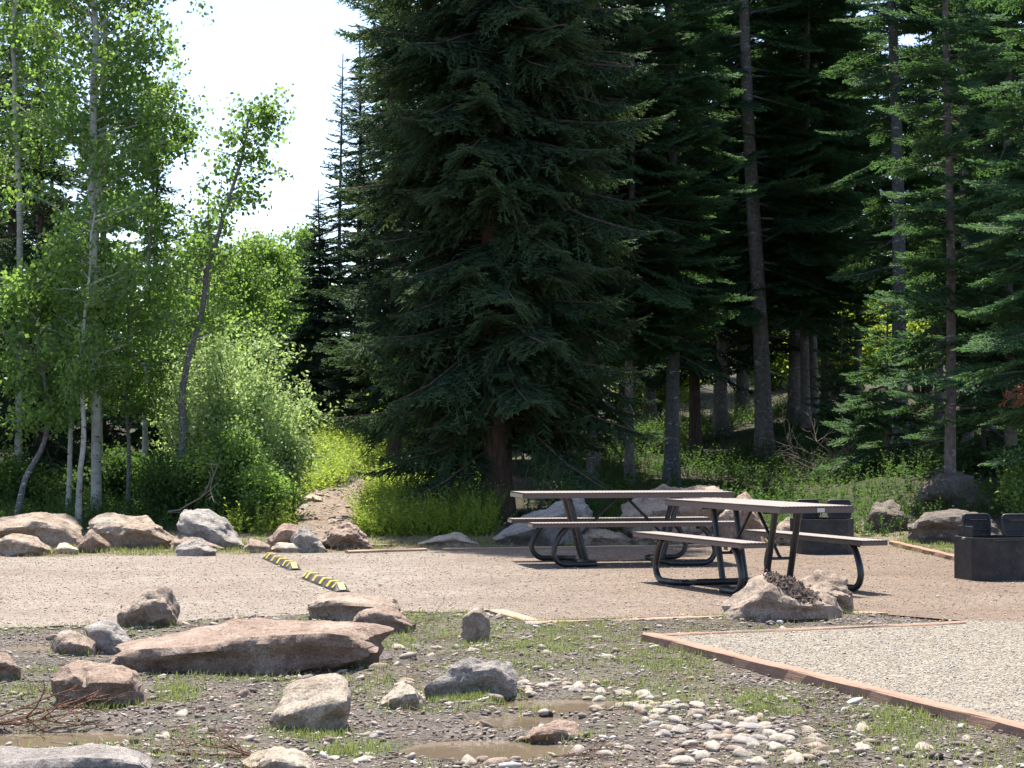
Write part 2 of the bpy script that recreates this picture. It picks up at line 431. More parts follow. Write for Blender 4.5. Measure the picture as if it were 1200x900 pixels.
class MB:
    """gathers quads and tris as triangles / quads with vertices; every face stored as a quad or tri list"""
    def __init__(s): s.v = []; s.f = []; s.m = []; s.n = 0
    def add(s, V, Fs, mi=0):
        V = [tuple(v) for v in V]
        s.v += V; s.f += [tuple(i + s.n for i in f) for f in Fs]; s.m += [mi] * len(Fs); s.n += len(V)
    def box(s, c, size, rz=0.0, mi=0, bev=0.0, M3=None):
        hx, hy, hz = [k / 2 for k in size]
        b = min(bev, hx * .9, hy * .9, hz * .9)
        P = []
        if b <= 0:
            P = [(x, y, z) for z in (-hz, hz) for (x, y) in ((-hx, -hy), (hx, -hy), (hx, hy), (-hx, hy))]
            Fs = [(0, 3, 2, 1), (4, 5, 6, 7), (0, 1, 5, 4), (1, 2, 6, 5), (2, 3, 7, 6), (3, 0, 4, 7)]
        else:
            def ring(z, i):
                x, y = hx - i, hy - i; e = b
                return [(-x + (e - i), -y, z), (x - (e - i), -y, z), (x, -y + (e - i), z), (x, y - (e - i), z), (x - (e - i), y, z), (-x + (e - i), y, z), (-x, y - (e - i), z), (-x, -y + (e - i), z)]
            for z, i in ((-hz, b), (-hz + b, 0), (hz - b, 0), (hz, b)): P += ring(z, i)
            Fs = []
            for r in range(3):
                for k in range(8):
                    a = r * 8 + k; c2 = r * 8 + (k + 1) % 8
                    Fs.append((a, c2, c2 + 8, a + 8))
            Fs.append(tuple(range(7, -1, -1))); Fs.append(tuple(range(24, 32)))
        cs, sn = math.cos(rz), math.sin(rz); V = []
        for x, y, z in P:
            if M3 is not None:
                q = M3 @ Vector((x, y, z)); V.append((q.x + c[0], q.y + c[1], q.z + c[2]))
            else: V.append((x * cs - y * sn + c[0], x * sn + y * cs + c[1], z + c[2]))
        s.add(V, Fs, mi)
    def tube(s, pts, rad, sides=8, mi=0, cap=True):
        pts = [Vector(p) for p in pts]; n = len(pts)
        rad = [rad] * n if isinstance(rad, (int, float)) else rad
        V = []; prev = None
        for i in range(n):
            t = (pts[min(i + 1, n - 1)] - pts[max(i - 1, 0)])
            if t.length < 1e-9: t = Vector((0, 0, 1))
            t.normalize()
            if prev is None:
                a = Vector((0, 0, 1)) if abs(t.z) < .9 else Vector((1, 0, 0))
                nx = t.cross(a).normalized()
            else:
                nx = (prev - t * prev.dot(t)); nx = nx.normalized() if nx.length > 1e-6 else t.orthogonal().normalized()
            prev = nx; ny = t.cross(nx)
            for k in range(sides):
                a = 2 * math.pi * k / sides
                V.append(pts[i] + (nx * math.cos(a) + ny * math.sin(a)) * rad[i])
        Fs = []
        for i in range(n - 1):
            for k in range(sides):
                a = i * sides + k; b = i * sides + (k + 1) % sides
                Fs.append((a, b, b + sides, a + sides))
        if cap:
            Fs.append(tuple(range(sides - 1, -1, -1))); Fs.append(tuple((n - 1) * sides + k for k in range(sides)))
        s.add(V, Fs, mi)
    def prism(s, poly, z0, z1, mi=0):
        n = len(poly); V = [(x, y, z0) for x, y in poly] + [(x, y, z1) for x, y in poly]
        s.add(V, [tuple(range(n - 1, -1, -1)), tuple(range(n, 2 * n))] + [(k, (k + 1) % n, (k + 1) % n + n, k + n) for k in range(n)], mi)
    def build(s, name, mats, parent=None, loc=None, smooth=None):
        me = bpy.data.meshes.new(name); me.from_pydata(s.v, [], s.f)
        for mm in (mats if isinstance(mats, (list, tuple)) else [mats]): me.materials.append(mm)
        me.polygons.foreach_set('material_index', s.m)
        if smooth is not None:
            me.polygons.foreach_set('use_smooth', [True] * len(s.f)); me.set_sharp_from_angle(angle=math.radians(smooth))
        me.update(); return link(name, me, parent, loc)

def cr(P, n, lin=.5):
    """resample control points to n: part Catmull-Rom, part straight"""
    P = np.asarray(P, float); k = len(P)
    L = np.r_[0, np.cumsum(np.maximum(np.linalg.norm(np.diff(P, axis=0), axis=1), 1e-6))]
    t = np.linspace(0, L[-1], n); i = np.clip(np.searchsorted(L, t, 'right') - 1, 0, k - 2)
    u = ((t - L[i]) / (L[i + 1] - L[i]))[:, None]
    p0, p1, p2, p3 = P[np.maximum(i - 1, 0)], P[i], P[i + 1], P[np.minimum(i + 2, k - 1)]
    c = .5 * ((2 * p1) + (-p0 + p2) * u + (2 * p0 - 5 * p1 + 4 * p2 - p3) * u * u + (-p0 + 3 * p1 - 3 * p2 + p3) * u ** 3)
    return c * (1 - lin) + (p1 * (1 - u) + p2 * u) * lin

# ================================================================== THE SETTING
def axis(vals):
    out = []
    for a, b, st in vals: out += list(np.arange(a, b, st))
    out.append(vals[-1][1]); return np.array(out)
gx = axis([(-320, -60, 20), (-60, -14, 2), (-14, -7, .5), (-7, 9, .055), (9, 16, .5), (16, 60, 2), (60, 320, 20)])
gy = axis([(-40, 4, 2), (4, 7.6, .3), (7.6, 16, .05), (16, 25, .3), (25, 36, .12), (36, 60, .5), (60, 120, 3), (120, 420, 20)])
GX, GY = np.meshgrid(gx, gy); GZ = zt(GX, GY)
ny_, nx_ = GX.shape
idx = np.arange(nx_ * ny_).reshape(ny_, nx_)
Fq = np.stack([idx[:-1, :-1], idx[:-1, 1:], idx[1:, 1:], idx[1:, :-1]], -1).reshape(-1, 4)
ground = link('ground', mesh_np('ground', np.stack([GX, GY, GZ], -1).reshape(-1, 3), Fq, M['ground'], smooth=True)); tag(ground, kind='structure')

def flat_poly(name, poly, z, m, wob=0.0, th=0.0):
    P = []
    n = len(poly)
    for i in range(n):
        a = np.array(poly[i]); b = np.array(poly[(i + 1) % n]); L = np.linalg.norm(b - a); k = max(1, int(L / .12)) if L < 60 else 1
        nrm = np.array([b[1] - a[1], a[0] - b[0]]) / max(L, 1e-6)
        for j in range(k):
            q = a + (b - a) * j / k
            w = wob(q[0], q[1]) if callable(wob) else wob
            if w: q = q + nrm * w * float(fbm(np.array([q[0] * 2.2]), np.array([q[1] * 2.2]), 0, 31, 4)[0])
            P.append((q[0], q[1], z))
    tr = tessellate_polygon([[Vector(p) for p in P]])
    me = bpy.data.meshes.new(name)
    me.from_pydata(P, [], [tuple(t) for t in tr]); me.materials.append(m); me.update()
    bmf = [p.normal.z for p in me.polygons]
    if bmf and sum(bmf) < 0: me.flip_normals()
    return tag(link(name, me), kind='structure')
flat_poly('gravel_lot', LOT, 0.0, M['gravel'], lambda x, y: (.32 if (y < 17 and x < -.35) else .05 if (y > 20) else 0.0))
flat_poly('gravel_pad', PAD, 0.004, M['gravel_pale'])

# the trail, draped over the slope
trail = [((386, 642), 1.35), ((384, 625), 1.25), ((382, 605), 1.15), ((392, 588), 1.0), ((425, 572), .8), ((478, 560), .7), ((520, 552), .6)]
C_ = np.array([ground_at(*t[0]) for t in trail]); Wd = np.array([t[1] for t in trail])
Cs = cr(np.c_[C_, Wd], 60, .2)
V = []; 
for i in range(60):
    t = Cs[min(i + 1, 59), :2] - Cs[max(i - 1, 0), :2]; t /= np.linalg.norm(t); nn = np.array([t[1], -t[0]])
    for k in range(13):
        s_ = (k / 12 - .5) * 2
        w = Cs[i, 2] * .5 * (1 + .35 * float(vn(np.array([i * .35]), np.array([1.0 if s_ > 0 else 9.0]))[0]))
        V.append(Cs[i, :2] + nn * s_ * w)
V = np.array(V); Z = zt(V[:, 0], V[:, 1]) + .03; Zr = Z.reshape(60, 13); Zr[:, 0] -= .07; Zr[:, -1] -= .07
idx = np.arange(60 * 13).reshape(60, 13)
Fq = np.stack([idx[:-1, :-1], idx[:-1, 1:], idx[1:, 1:], idx[1:, :-1]], -1).reshape(-1, 4)
tag(link('dirt_path', mesh_np('dirt_path', np.c_[V, Z], Fq, M['path'], smooth=True)), kind='structure')
TRAIL = [tuple(Cs[i, :2]) for i in range(60)]
def on_trail(x, y, r=.45):
    x = np.asarray(x); y = np.asarray(y); d = np.full(x.shape, 1e9)
    for a in TRAIL[::3]: d = np.minimum(d, np.hypot(x - a[0], y - a[1]))
    return d < r

for i, (cx, cy, rx, ry) in enumerate(PUD):
    P = [(cx + rx * 1.35 * math.cos(a), cy + ry * 1.35 * math.sin(a)) for a in np.linspace(0, 2 * math.pi, 25)[:-1]]
    lvl = -.018 + float(np.median(zt(np.array([cx + rx * 1.15 * math.cos(a) for a in np.linspace(0, 6.28, 16)]), np.array([cy + ry * 1.15 * math.sin(a) for a in np.linspace(0, 6.28, 16)]))))
    me = bpy.data.meshes.new('puddle_water'); me.from_pydata([(x, y, 0) for x, y in P], [], [tuple(range(24))]); me.materials.append(M['water'])
    o = link('puddle_water', me, loc=(0, 0, lvl)); tag(o, kind='structure')

# ------------------------------------------------------------------ timber edging (each run is a timber of its own)
def timber(p0, p1, w, h, ztop, label, m='timber', side=-1, group=None, name='edging_timber'):
    a = Vector((*p0, 0)); b = Vector((*p1, 0)); d = b - a; L = d.length; ang = math.atan2(d.y, d.x)
    mb = MB(); n = max(2, int(L / .25)); 
    P = []
    for i in range(n + 1):
        x = L * i / n; j = lambda s: .006 * math.sin(i * 1.7 + s * 2.1) + random.uniform(-.003, .003)
        P += [(x, j(1), -h), (x, j(2), -.008), (x, .01, 0), (x, w - .01, j(3) * .5), (x, w + j(4), -.008), (x, w, -h)]
    Fs = []
    for i in range(n):
        for k in range(5):
            q = i * 6 + k; Fs.append((q, q + 6, q + 7, q + 1))
    Fs += [(0, 1, 2, 3, 4, 5), tuple(n * 6 + k for k in (5, 4, 3, 2, 1, 0))]
    mb.add([(x, y * side, z) for x, y, z in P], Fs if side > 0 else [tuple(reversed(f)) for f in Fs])
    o = mb.build(name, M[m]); o.location = (a.x, a.y, ztop); o.rotation_euler = (0, 0, ang)
    tag(o, label, 'timber', group); return o
e = on_plane
timber(e(752, 741, .02), e(1240, 861, .02), .095, .16, .016, 'long reddish timber kerb along the front of the pale gravel pad, nearest the camera', side=1)
timber(e(772, 743, .02), e(1133, 728.5, .02), .055, .10, .016, 'thin reddish timber strip along the back edge of the pale gravel pad', side=1)
timber(e(574, 714.5, .02), e(619, 727, .02), .12, .12, .02, 'short tan timber at the left front corner of the picnic area gravel', 'timber_old', side=1)
timber(e(617, 729, .02), e(850, 721.5, .02), .07, .12, .018, 'straight tan timber edging from the gravel corner to the muck filled boulder', 'timber_old', side=1)
timber(e(985, 716.5, .02), e(1040, 717.5, .02), .07, .10, .016, 'short timber end showing right of the muck filled boulder', 'timber_old', side=1)
timber(e(408, 648.6), e(500, 645.6), .08, .08, .03, 'left piece of pale timber along the far gravel edge near the trail', 'timber_old', side=1)
timber(e(520, 645.5), e(860, 640.5), .08, .08, .03, 'long pale timber along the far gravel edge behind the left picnic table', 'timber_old', side=1)
timber(e(1042, 638.5), e(1131, 660), .09, .09, .05, 'timber edging running from the right bench end to the near fire ring', 'timber', side=1)

# ------------------------------------------------------------------ boulders
def nz(a): return a / np.linalg.norm(a)
def rock(label, st, thick, m='rock_tan', group=None, seed=1, amp=.05, und=.10, zg=None, name='boulder', cat='boulder', N=None, lin=.85):
    st = sorted(st)
    gb = max(s[3] for s in st); mid = [s for s in st if s[3] == gb][0]
    d0 = ground_at(mid[0], gb)[1] if zg is None else on_plane(mid[0], gb, zg)[1]
    rings = []
    dm = d0 + thick * .5; n = len(st)
    for i, (px, yt, yc, yb) in enumerate(st):
        e_ = min(i, n - 1 - i) / max(1, (n - 1) / 2)
        hw = thick * .5 * (.58 if i in (0, n - 1) else .88 if i in (1, n - 2) and n > 4 else 1.0)
        df, db = dm - hw, dm + hw; w = db - df
        zb = z_at(px, yb, df); zc = z_at(px, yc, df + .10 * w); ztp = z_at(px, yt, df + .62 * w)
        ztp = max(ztp, zc + .005); h = max(zc - zb, .02)
        zb = min(zb, float(zt(np.array([x_at(px, df)]), np.array([df]))[0]) + .01) if i not in (0, n - 1) else zb
        x = lambda d: x_at(px, d)
        ring = [(df + (.14 + und) * w, zb - .10), (df + und * w, zb), (df + (.05 + und * .3) * w, zb + .40 * h), (df, zb + .78 * h), (df + .035 * w, zc),
                (df + .33 * w, (zc + ztp) / 2 + .12 * (ztp - zc)), (df + .62 * w, ztp), (df + .86 * w, zb + .78 * (ztp - zb)), (db, zb + .35 * (ztp - zb)), (db - .05 * w, zb - .10)]
        rings.append([(x(d), d, z) for d, z in ring])
    A = np.array(rings)                       # (n, 10, 3)
    span = abs(A[-1, 4, 0] - A[0, 4, 0])
    NU = N or int(np.clip(span / .02, 26, 90)); NV = 52
    B = np.array([cr(A[i], NV, lin) for i in range(n)])
    Cc = np.array([cr(B[:, k], NU, lin) for k in range(NV)]).transpose(1, 0, 2)
    cen = Cc.mean((0, 1)); size = min(span, thick, Cc[..., 2].max() - Cc[..., 2].min()) 
    off = np.array([seed * 7.3, seed * 3.1, seed * 5.7])
    # facets: cut by a handful of random planes, then noise
    ext = np.maximum(np.abs(Cc - cen).max((0, 1)), .03)
    rp = np.random.RandomState(seed * 13 + 1); q = (Cc - cen) / ext
    # broken faces: the body is trimmed by many random planes
    rn = np.linalg.norm(q, axis=-1, keepdims=True); qh = q / np.maximum(rn, 1e-6); fac = np.full(qh.shape[:-1], 9.0)
    for _ in range(34):
        pn = nz(rp.normal(0, 1, 3)); hh = rp.uniform(.70, .98); dd = qh @ pn
        fac = np.minimum(fac, np.where(dd > .05, hh / np.maximum(dd, .05), 9.0))
    q = q * np.minimum(fac, 1.25 if span < thick * 1.5 else 1.0)[..., None]
    q0 = (Cc - cen) / ext
    for a_ in range(3):      # keep the rock's full size after its faces are cut
        q[..., a_] = (q[..., a_] - q[..., a_].min()) / (np.ptp(q[..., a_]) + 1e-6) * np.ptp(q0[..., a_]) + q0[..., a_].min()
    qm = .95 if span < thick * 1.8 else .5
    Cc = (q * qm + q0 * (1 - qm)) * ext + cen
    D = Cc - cen
    Ax = Cc / max(size, .12)
    f1 = fbm(Ax[..., 0] * 1.6 + off[0], Ax[..., 1] * 1.6 + off[1], Ax[..., 2] * 1.6 + off[2], seed, 5)
    f2 = np.abs(fbm(Ax[..., 0] * 3.1 + off[1], Ax[..., 1] * 3.1 + off[2], Ax[..., 2] * 3.1, seed + 9, 4))
    f3 = np.round(Ax[..., 2] * 5 + f1 * 3 + Ax[..., 0] * .8 * ((seed % 3) - 1)) - (Ax[..., 2] * 5 + f1 * 3 + Ax[..., 0] * .8 * ((seed % 3) - 1))
    f4 = fbm(Ax[..., 0] * 7 + off[2], Ax[..., 1] * 7, Ax[..., 2] * 7, seed + 3, 3)
    nrm = D / (np.linalg.norm(D * np.array([size / max(span, .1), 1, 1]), axis=-1, keepdims=True) + 1e-6)
    nrm = nrm / np.maximum(np.linalg.norm(nrm, axis=-1, keepdims=True), 1e-6)
    Cc = Cc + nrm * ((f1 * .8 - f2 * .8 + .10 + f3 * .22 + f4 * .5) * amp * max(size, .12) * 2.0)[..., None]
    endw = np.ones(NU); 
    V = Cc.reshape(-1, 3)
    c0 = Cc[0].mean(0) * .35 + Cc[0, NV // 3] * .65; c0[0] -= .012; c1 = Cc[-1].mean(0) * .35 + Cc[-1, NV // 3] * .65; c1[0] += .012
    c0 = Cc[0].mean(0); c1 = Cc[-1].mean(0); c0[0] -= .02; c1[0] += .02
    V = np.r_[V, [c0], [c1]]; i0 = NU * NV; i1 = i0 + 1
    org = np.array([cen[0], dm, float(Cc[..., 2].min()) + .1])
    V = V - org
    Fs = []
    for u in range(NU - 1):
        for k in range(NV):
            k2 = (k + 1) % NV
            Fs.append((u * NV + k, (u + 1) * NV + k, (u + 1) * NV + k2, u * NV + k2))
    Fs += [(i0, k, (k + 1) % NV) for k in range(NV)]
    Fs += [(i1, (NU - 1) * NV + (k + 1) % NV, (NU - 1) * NV + k) for k in range(NV)]
    me = bpy.data.meshes.new(name); me.from_pydata([tuple(v) for v in V], [], Fs); me.materials.append(M[m])
    me.polygons.foreach_set('use_smooth', [True] * len(Fs)); me.set_sharp_from_angle(angle=math.radians(38)); me.update()
    o = link(name, me, loc=tuple(org)); tag(o, label, cat, group)
    if group == GF: BASES.append(np.array([r_[0][:2] for r_ in rings]))
    return o
BASES = []
GF = 'boulders scattered over the muddy foreground'; GL = 'boulders lining the far left edge of the gravel'; GM = 'boulders behind the picnic tables'
rock('largest boulder, a long low pink brown slab with sunlit top and dark overhanging front', [(146, 755, 761, 775), (160, 749, 759, 779), (182, 747, 757, 783), (215, 740, 756, 788), (250, 732, 753, 791), (300, 727, 743, 794), (350, 725, 741, 793), (395, 725, 738, 788), (420, 727, 738, 782), (443, 730, 743, 778), (458, 738, 751, 771)], .95, 'rock_pink', GF, 3, .045, .16)
rock('upright tan boulder with dark undercut at the upper left of the long slab', [(139, 711, 717, 722), (147, 700, 714, 730), (163, 686, 706, 738), (182, 684, 700, 737), (198, 690, 703, 734), (208, 716, 720, 729)], .36, 'rock_tan', GF, 4, .05, .2)
rock('grey angular boulder between the rounded tan stone and the long slab', [(106, 738, 744, 760), (116, 727, 738, 768), (128, 726, 740, 769), (145, 737, 750, 767), (158, 752, 756, 762)], .3, 'rock_grey', GF, 5, .05)
rock('small rounded tan boulder left of the grey angular one', [(65, 752, 757, 764), (74, 741, 749, 770), (88, 737, 747, 771), (102, 739, 748, 770), (111, 748, 754, 763)], .3, 'rock_tan', GF, 6, .03)
rock('grey stone half hidden behind the small rounded tan boulder', [(61, 752, 755, 760), (70, 741, 747, 762), (84, 737, 744, 762), (98, 742, 748, 760)], .22, 'rock_grey', GF, 7, .04)
rock('squarish boulder with hollow sunlit top and jagged dark brown front', [(67, 793, 801, 812), (76, 781, 800, 826), (92, 777, 792, 829), (104, 775, 804, 830), (113, 774, 795, 831), (135, 776, 794, 830), (160, 783, 796, 829), (171, 786, 793, 824), (177, 793, 799, 812)], .5, 'rock_pink', GF, 8, .04, .14)
rock('brown boulder cut off by the left edge of the picture', [(-22, 772, 782, 793), (-5, 764, 776, 798), (10, 763, 774, 799), (20, 768, 778, 797), (28, 779, 784, 790)], .35, 'rock_pink', GF, 9, .05)
rock('low tan boulder behind the right end of the long slab', [(359, 706, 712, 719), (368, 696, 706, 725), (390, 694, 703, 728), (420, 695, 706, 728), (445, 699, 708, 725), (469, 710, 714, 719)], .55, 'rock_tan', GF, 10, .045, .15)
rock('reddish pointed boulder touching the right end of the long slab', [(414, 725, 729, 735), (432, 714, 722, 742), (448, 707, 719, 745), (466, 712, 723, 744), (481, 722, 730, 741), (488, 731, 734, 738)], .38, 'rock_pink', GF, 11, .05)
rock('narrow upright stone standing beside the timber corner', [(541, 722, 727, 745), (546, 712, 721, 752), (555, 709, 720, 754), (565, 711, 722, 753), (573, 721, 728, 747)], .2, 'rock_tan', GF, 12, .04, .08)
rock('grey veined boulder at the upper left of the muddy puddle', [(503, 798, 802, 806), (514, 785, 798, 815), (530, 772, 793, 818), (550, 768, 785, 819), (575, 768, 782, 818), (596, 775, 788, 815), (609, 787, 792, 803)], .42, 'rock_grey', GF, 13, .06, .14)
rock('large smooth cream boulder with rounded shaded right side', [(319, 838, 843, 850), (326, 818, 836, 856), (338, 797, 826, 860), (352, 787, 818, 861), (372, 786, 813, 860), (392, 789, 812, 859), (402, 800, 818, 857), (412, 822, 830, 845)], .42, 'rock_pale', GF, 14, .03, .12)
rock('small pale angular stone between the cream boulder and the grey veined boulder', [(442, 818, 822, 826), (455, 804, 817, 831), (470, 797, 811, 834), (485, 799, 810, 833), (498, 814, 819, 826)], .26, 'rock_pale', GF, 15, .05)
rock('pale rock with brown side cut by the bottom edge beside the dead twigs', [(283, 896, 901, 906), (298, 881, 894, 916), (318, 873, 886, 922), (338, 876, 890, 922), (355, 884, 893, 916), (368, 897, 902, 908)], .4, 'rock_pale', GF, 16, .05)
rock('broad flat grey white rock filling the bottom left corner', [(-60, 892, 900, 925), (-20, 880, 892, 938), (40, 877, 889, 942), (100, 876, 887, 942), (150, 879, 888, 938), (180, 887, 894, 925), (190, 895, 900, 912)], .6, 'rock_grey', GF, 17, .03)
rock('rust brown rock standing in the puddle at bottom centre', [(611, 864, 868, 872), (622, 851, 862, 878), (640, 846, 857, 882), (662, 845, 853, 883), (682, 851, 860, 881), (697, 867, 871, 876)], .34, 'rock_pink', GF, 18, .05)
ro = rock('pale two peaked boulder holding dark muck in front of the near picnic table', [(847, 713, 717, 723), (858, 701, 710, 728), (876, 681, 704, 729), (893, 670, 696, 728), (905, 671, 700, 727), (918, 678, 706, 726), (935, 686, 708, 726), (955, 692, 711, 726), (974, 696, 713, 725), (986, 704, 714, 719)], .55, 'rock_tan', GF, 19, .04, .06)
rock('right lobe of rock with pale notched top right of the muck', [(928, 684, 694, 712), (946, 674, 690, 718), (966, 667, 688, 720), (985, 670, 691, 720), (997, 682, 695, 712), (1003, 690, 696, 702)], .5, 'rock_tan', GF, 20, .07, .14)
# left row
rock('broad pale rounded boulder at the far left end of the row', [(-30, 615, 622, 638), (-8, 604, 615, 642), (20, 601, 612, 643), (50, 600, 611, 643), (76, 605, 616, 642), (92, 616, 624, 638), (98, 626, 629, 634)], 1.1, 'rock_tan', GL, 21, .035)
rock('low tan boulder in front of the broad pale one', [(-12, 632, 637, 648), (2, 626, 634, 652), (20, 625, 634, 652), (40, 632, 640, 652), (56, 643, 646, 649)], .6, 'rock_tan', GL, 22, .04)
rock('dark pyramid shaped stone between the two broad left boulders', [(89, 636, 640, 645), (98, 626, 634, 648), (107, 619, 630, 649), (118, 629, 638, 648), (127, 642, 644, 647)], .4, 'rock_pink', GL, 23, .04)
rock('long cracked tan boulder sloping down to the right in the left row', [(100, 613, 620, 634), (108, 603, 616, 640), (125, 602, 614, 643), (150, 607, 618, 645), (178, 613, 626, 645), (194, 626, 634, 644), (205, 637, 640, 643)], .9, 'rock_tan', GL, 24, .055)
rock('small pale stone at the foot of the dark pyramid stone', [(64, 643, 645, 648), (72, 636, 641, 650), (84, 636, 641, 650), (93, 643, 645, 648)], .3, 'rock_pale', GL, 25, .04)
rock('grey slab leaning up to a point, tallest stone of the left row', [(213, 599, 606, 614), (219, 595, 606, 626), (232, 597, 614, 640), (250, 604, 622, 644), (268, 619, 634, 645), (286, 638, 641, 644)], .6, 'rock_grey', GL, 26, .05)
rock('dark stone wedged under the leaning grey slab', [(199, 629, 634, 638), (212, 623, 631, 643), (235, 624, 633, 646), (252, 632, 638, 645), (264, 641, 642, 644)], .5, 'rock_pink', GL, 27, .04)
rock('speckled grey stone in front of the leaning slab', [(204, 640, 643, 648), (214, 632, 641, 653), (230, 631, 640, 654), (244, 637, 644, 653), (254, 644, 647, 650)], .4, 'rock_grey', GL, 28, .05)
rock('small rounded tan stone right of the leaning slab', [(286, 639, 641, 644), (294, 631, 637, 647), (308, 631, 638, 647), (319, 639, 641, 645)], .35, 'rock_tan', GL, 29, .03)
rock('brown rounded boulder behind the pointed grey stone beside the trail', [(312, 630, 634, 640), (322, 617, 628, 644), (336, 612, 624, 645), (350, 616, 626, 644), (358, 626, 632, 640)], .5, 'rock_pink', GL, 30, .04)
rock('jagged grey pointed stone left of the trail', [(341, 632, 636, 641), (349, 618, 630, 645), (355, 612, 628, 647), (364, 623, 634, 649), (376, 634, 641, 649), (385, 645, 646, 648)], .4, 'rock_grey', GL, 31, .06)
rock('flat pale stone in front of the pointed grey stone', [(320, 642, 644, 647), (332, 635, 641, 649), (350, 635, 641, 649), (372, 645, 646, 648)], .35, 'rock_pale', GL, 32, .04)
rock('crumbly reddish mound of rock on the right side of the trail mouth', [(377, 636, 639, 642), (390, 622, 630, 644), (405, 613, 624, 645), (420, 617, 627, 644), (438, 634, 637, 641)], .8, 'rock_pink', GL, 33, .11)
# behind tables
rock('flat whitish stone right of the trail at the gravel edge', [(488, 637, 638, 640), (508, 628, 633, 641), (535, 623, 629, 641), (556, 629, 634, 640), (570, 637, 638, 640)], .7, 'rock_pale', GM, 34, .05)
rock('big pale grey slab behind the left end of the far picnic table', [(578, 628, 633, 639), (596, 618, 627, 641), (620, 606, 618, 641), (645, 594, 608, 641), (668, 584, 600, 640), (692, 583, 598, 639), (704, 594, 604, 636)], 1.2, 'rock_grey', GM, 35, .05)
rock('small red brown block at the foot of the big pale slab', [(622, 620, 624, 634), (630, 616, 622, 638), (655, 617, 622, 638), (668, 622, 626, 634)], .3, 'rock_pink', GM, 36, .03)
rock('low tan rock seen between the legs of the far picnic table', [(664, 632, 634, 638), (678, 622, 628, 641), (700, 620, 626, 642), (728, 622, 628, 642), (748, 630, 634, 639)], .6, 'rock_tan', GM, 37, .08)
rock('low rubbly stone under the benches right of the far table legs', [(738, 634, 636, 640), (752, 622, 629, 641), (778, 620, 628, 641), (800, 628, 632, 639)], .5, 'rock_pink', GM, 38, .08)
rock('biggest tan boulder, humped behind the right half of the far picnic table', [(728, 612, 618, 634), (742, 594, 608, 639), (760, 576, 596, 641), (782, 568, 590, 641), (806, 571, 590, 641), (826, 566, 584, 640), (846, 571, 588, 638), (862, 590, 602, 630)], 1.5, 'rock_tan', GM, 39, .06)
rock('brown rock behind the middle of the near picnic table', [(830, 612, 618, 632), (842, 600, 610, 640), (858, 590, 606, 641), (876, 574, 600, 641), (890, 600, 612, 638), (896, 622, 626, 634)], .9, 'rock_pink', GM, 40, .06)
rock('small rounded pale stone under the far edge of the near table', [(812, 634, 636, 640), (822, 625, 631, 642), (838, 624, 631, 642), (850, 634, 637, 640)], .35, 'rock_pale', GM, 41, .04)
rock('rounded tan stone showing just above the near table far bench', [(904, 626, 630, 640), (910, 610, 620, 641), (922, 605, 616, 641), (934, 612, 622, 640), (940, 630, 634, 637)], .4, 'rock_tan', GM, 42, .04)
# shaded right
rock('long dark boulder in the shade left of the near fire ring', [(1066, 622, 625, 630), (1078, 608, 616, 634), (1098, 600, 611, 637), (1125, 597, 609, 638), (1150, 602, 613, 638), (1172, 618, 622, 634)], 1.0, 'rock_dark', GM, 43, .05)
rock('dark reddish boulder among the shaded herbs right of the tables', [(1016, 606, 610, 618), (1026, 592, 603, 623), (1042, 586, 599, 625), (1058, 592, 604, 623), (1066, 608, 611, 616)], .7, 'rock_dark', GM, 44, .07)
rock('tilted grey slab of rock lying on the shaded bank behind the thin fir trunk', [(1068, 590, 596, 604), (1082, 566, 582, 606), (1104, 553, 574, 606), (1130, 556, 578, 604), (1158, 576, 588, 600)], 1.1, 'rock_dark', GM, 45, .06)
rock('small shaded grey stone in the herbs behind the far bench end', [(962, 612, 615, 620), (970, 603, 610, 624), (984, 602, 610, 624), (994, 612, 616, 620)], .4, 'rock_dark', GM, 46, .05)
# stones on the trail
for k, (lab, st, mm) in enumerate([
    ('pale flat rock at the middle of the stone cluster on the trail', [(353, 588, 590, 592), (362, 580, 584, 592), (376, 582, 585, 591), (384, 588, 589, 590)], 'rock_pale'),
    ('uppermost tan stone of the cluster on the trail', [(364, 580, 581, 583), (370, 573, 577, 584), (377, 574, 578, 584), (383, 580, 581, 582)], 'rock_tan'),
    ('dark stone at the left edge of the trail beside the shrubs', [(336, 586, 588, 590), (341, 580, 584, 591), (346, 583, 586, 590)], 'rock_dark'),
    ('flat tan stone lying alone on the middle of the trail', [(380, 612, 614, 616), (388, 607, 611, 616), (398, 609, 612, 615), (402, 613, 614, 615)], 'rock_tan'),
    ('small grey stone at the lower left of the trail cluster', [(349, 595, 597, 599), (355, 591, 595, 600), (362, 592, 596, 599), (366, 596, 597, 598)], 'rock_grey'),
    ('lowest pale stone on the left side of the trail', [(360, 602, 603, 605), (368, 599, 602, 606), (376, 601, 603, 605)], 'rock_pale')]):
    rock(lab, st, .3, mm, 'stones on the trail', 60 + k, .05, N=18, name='trail_stone', cat='stone')

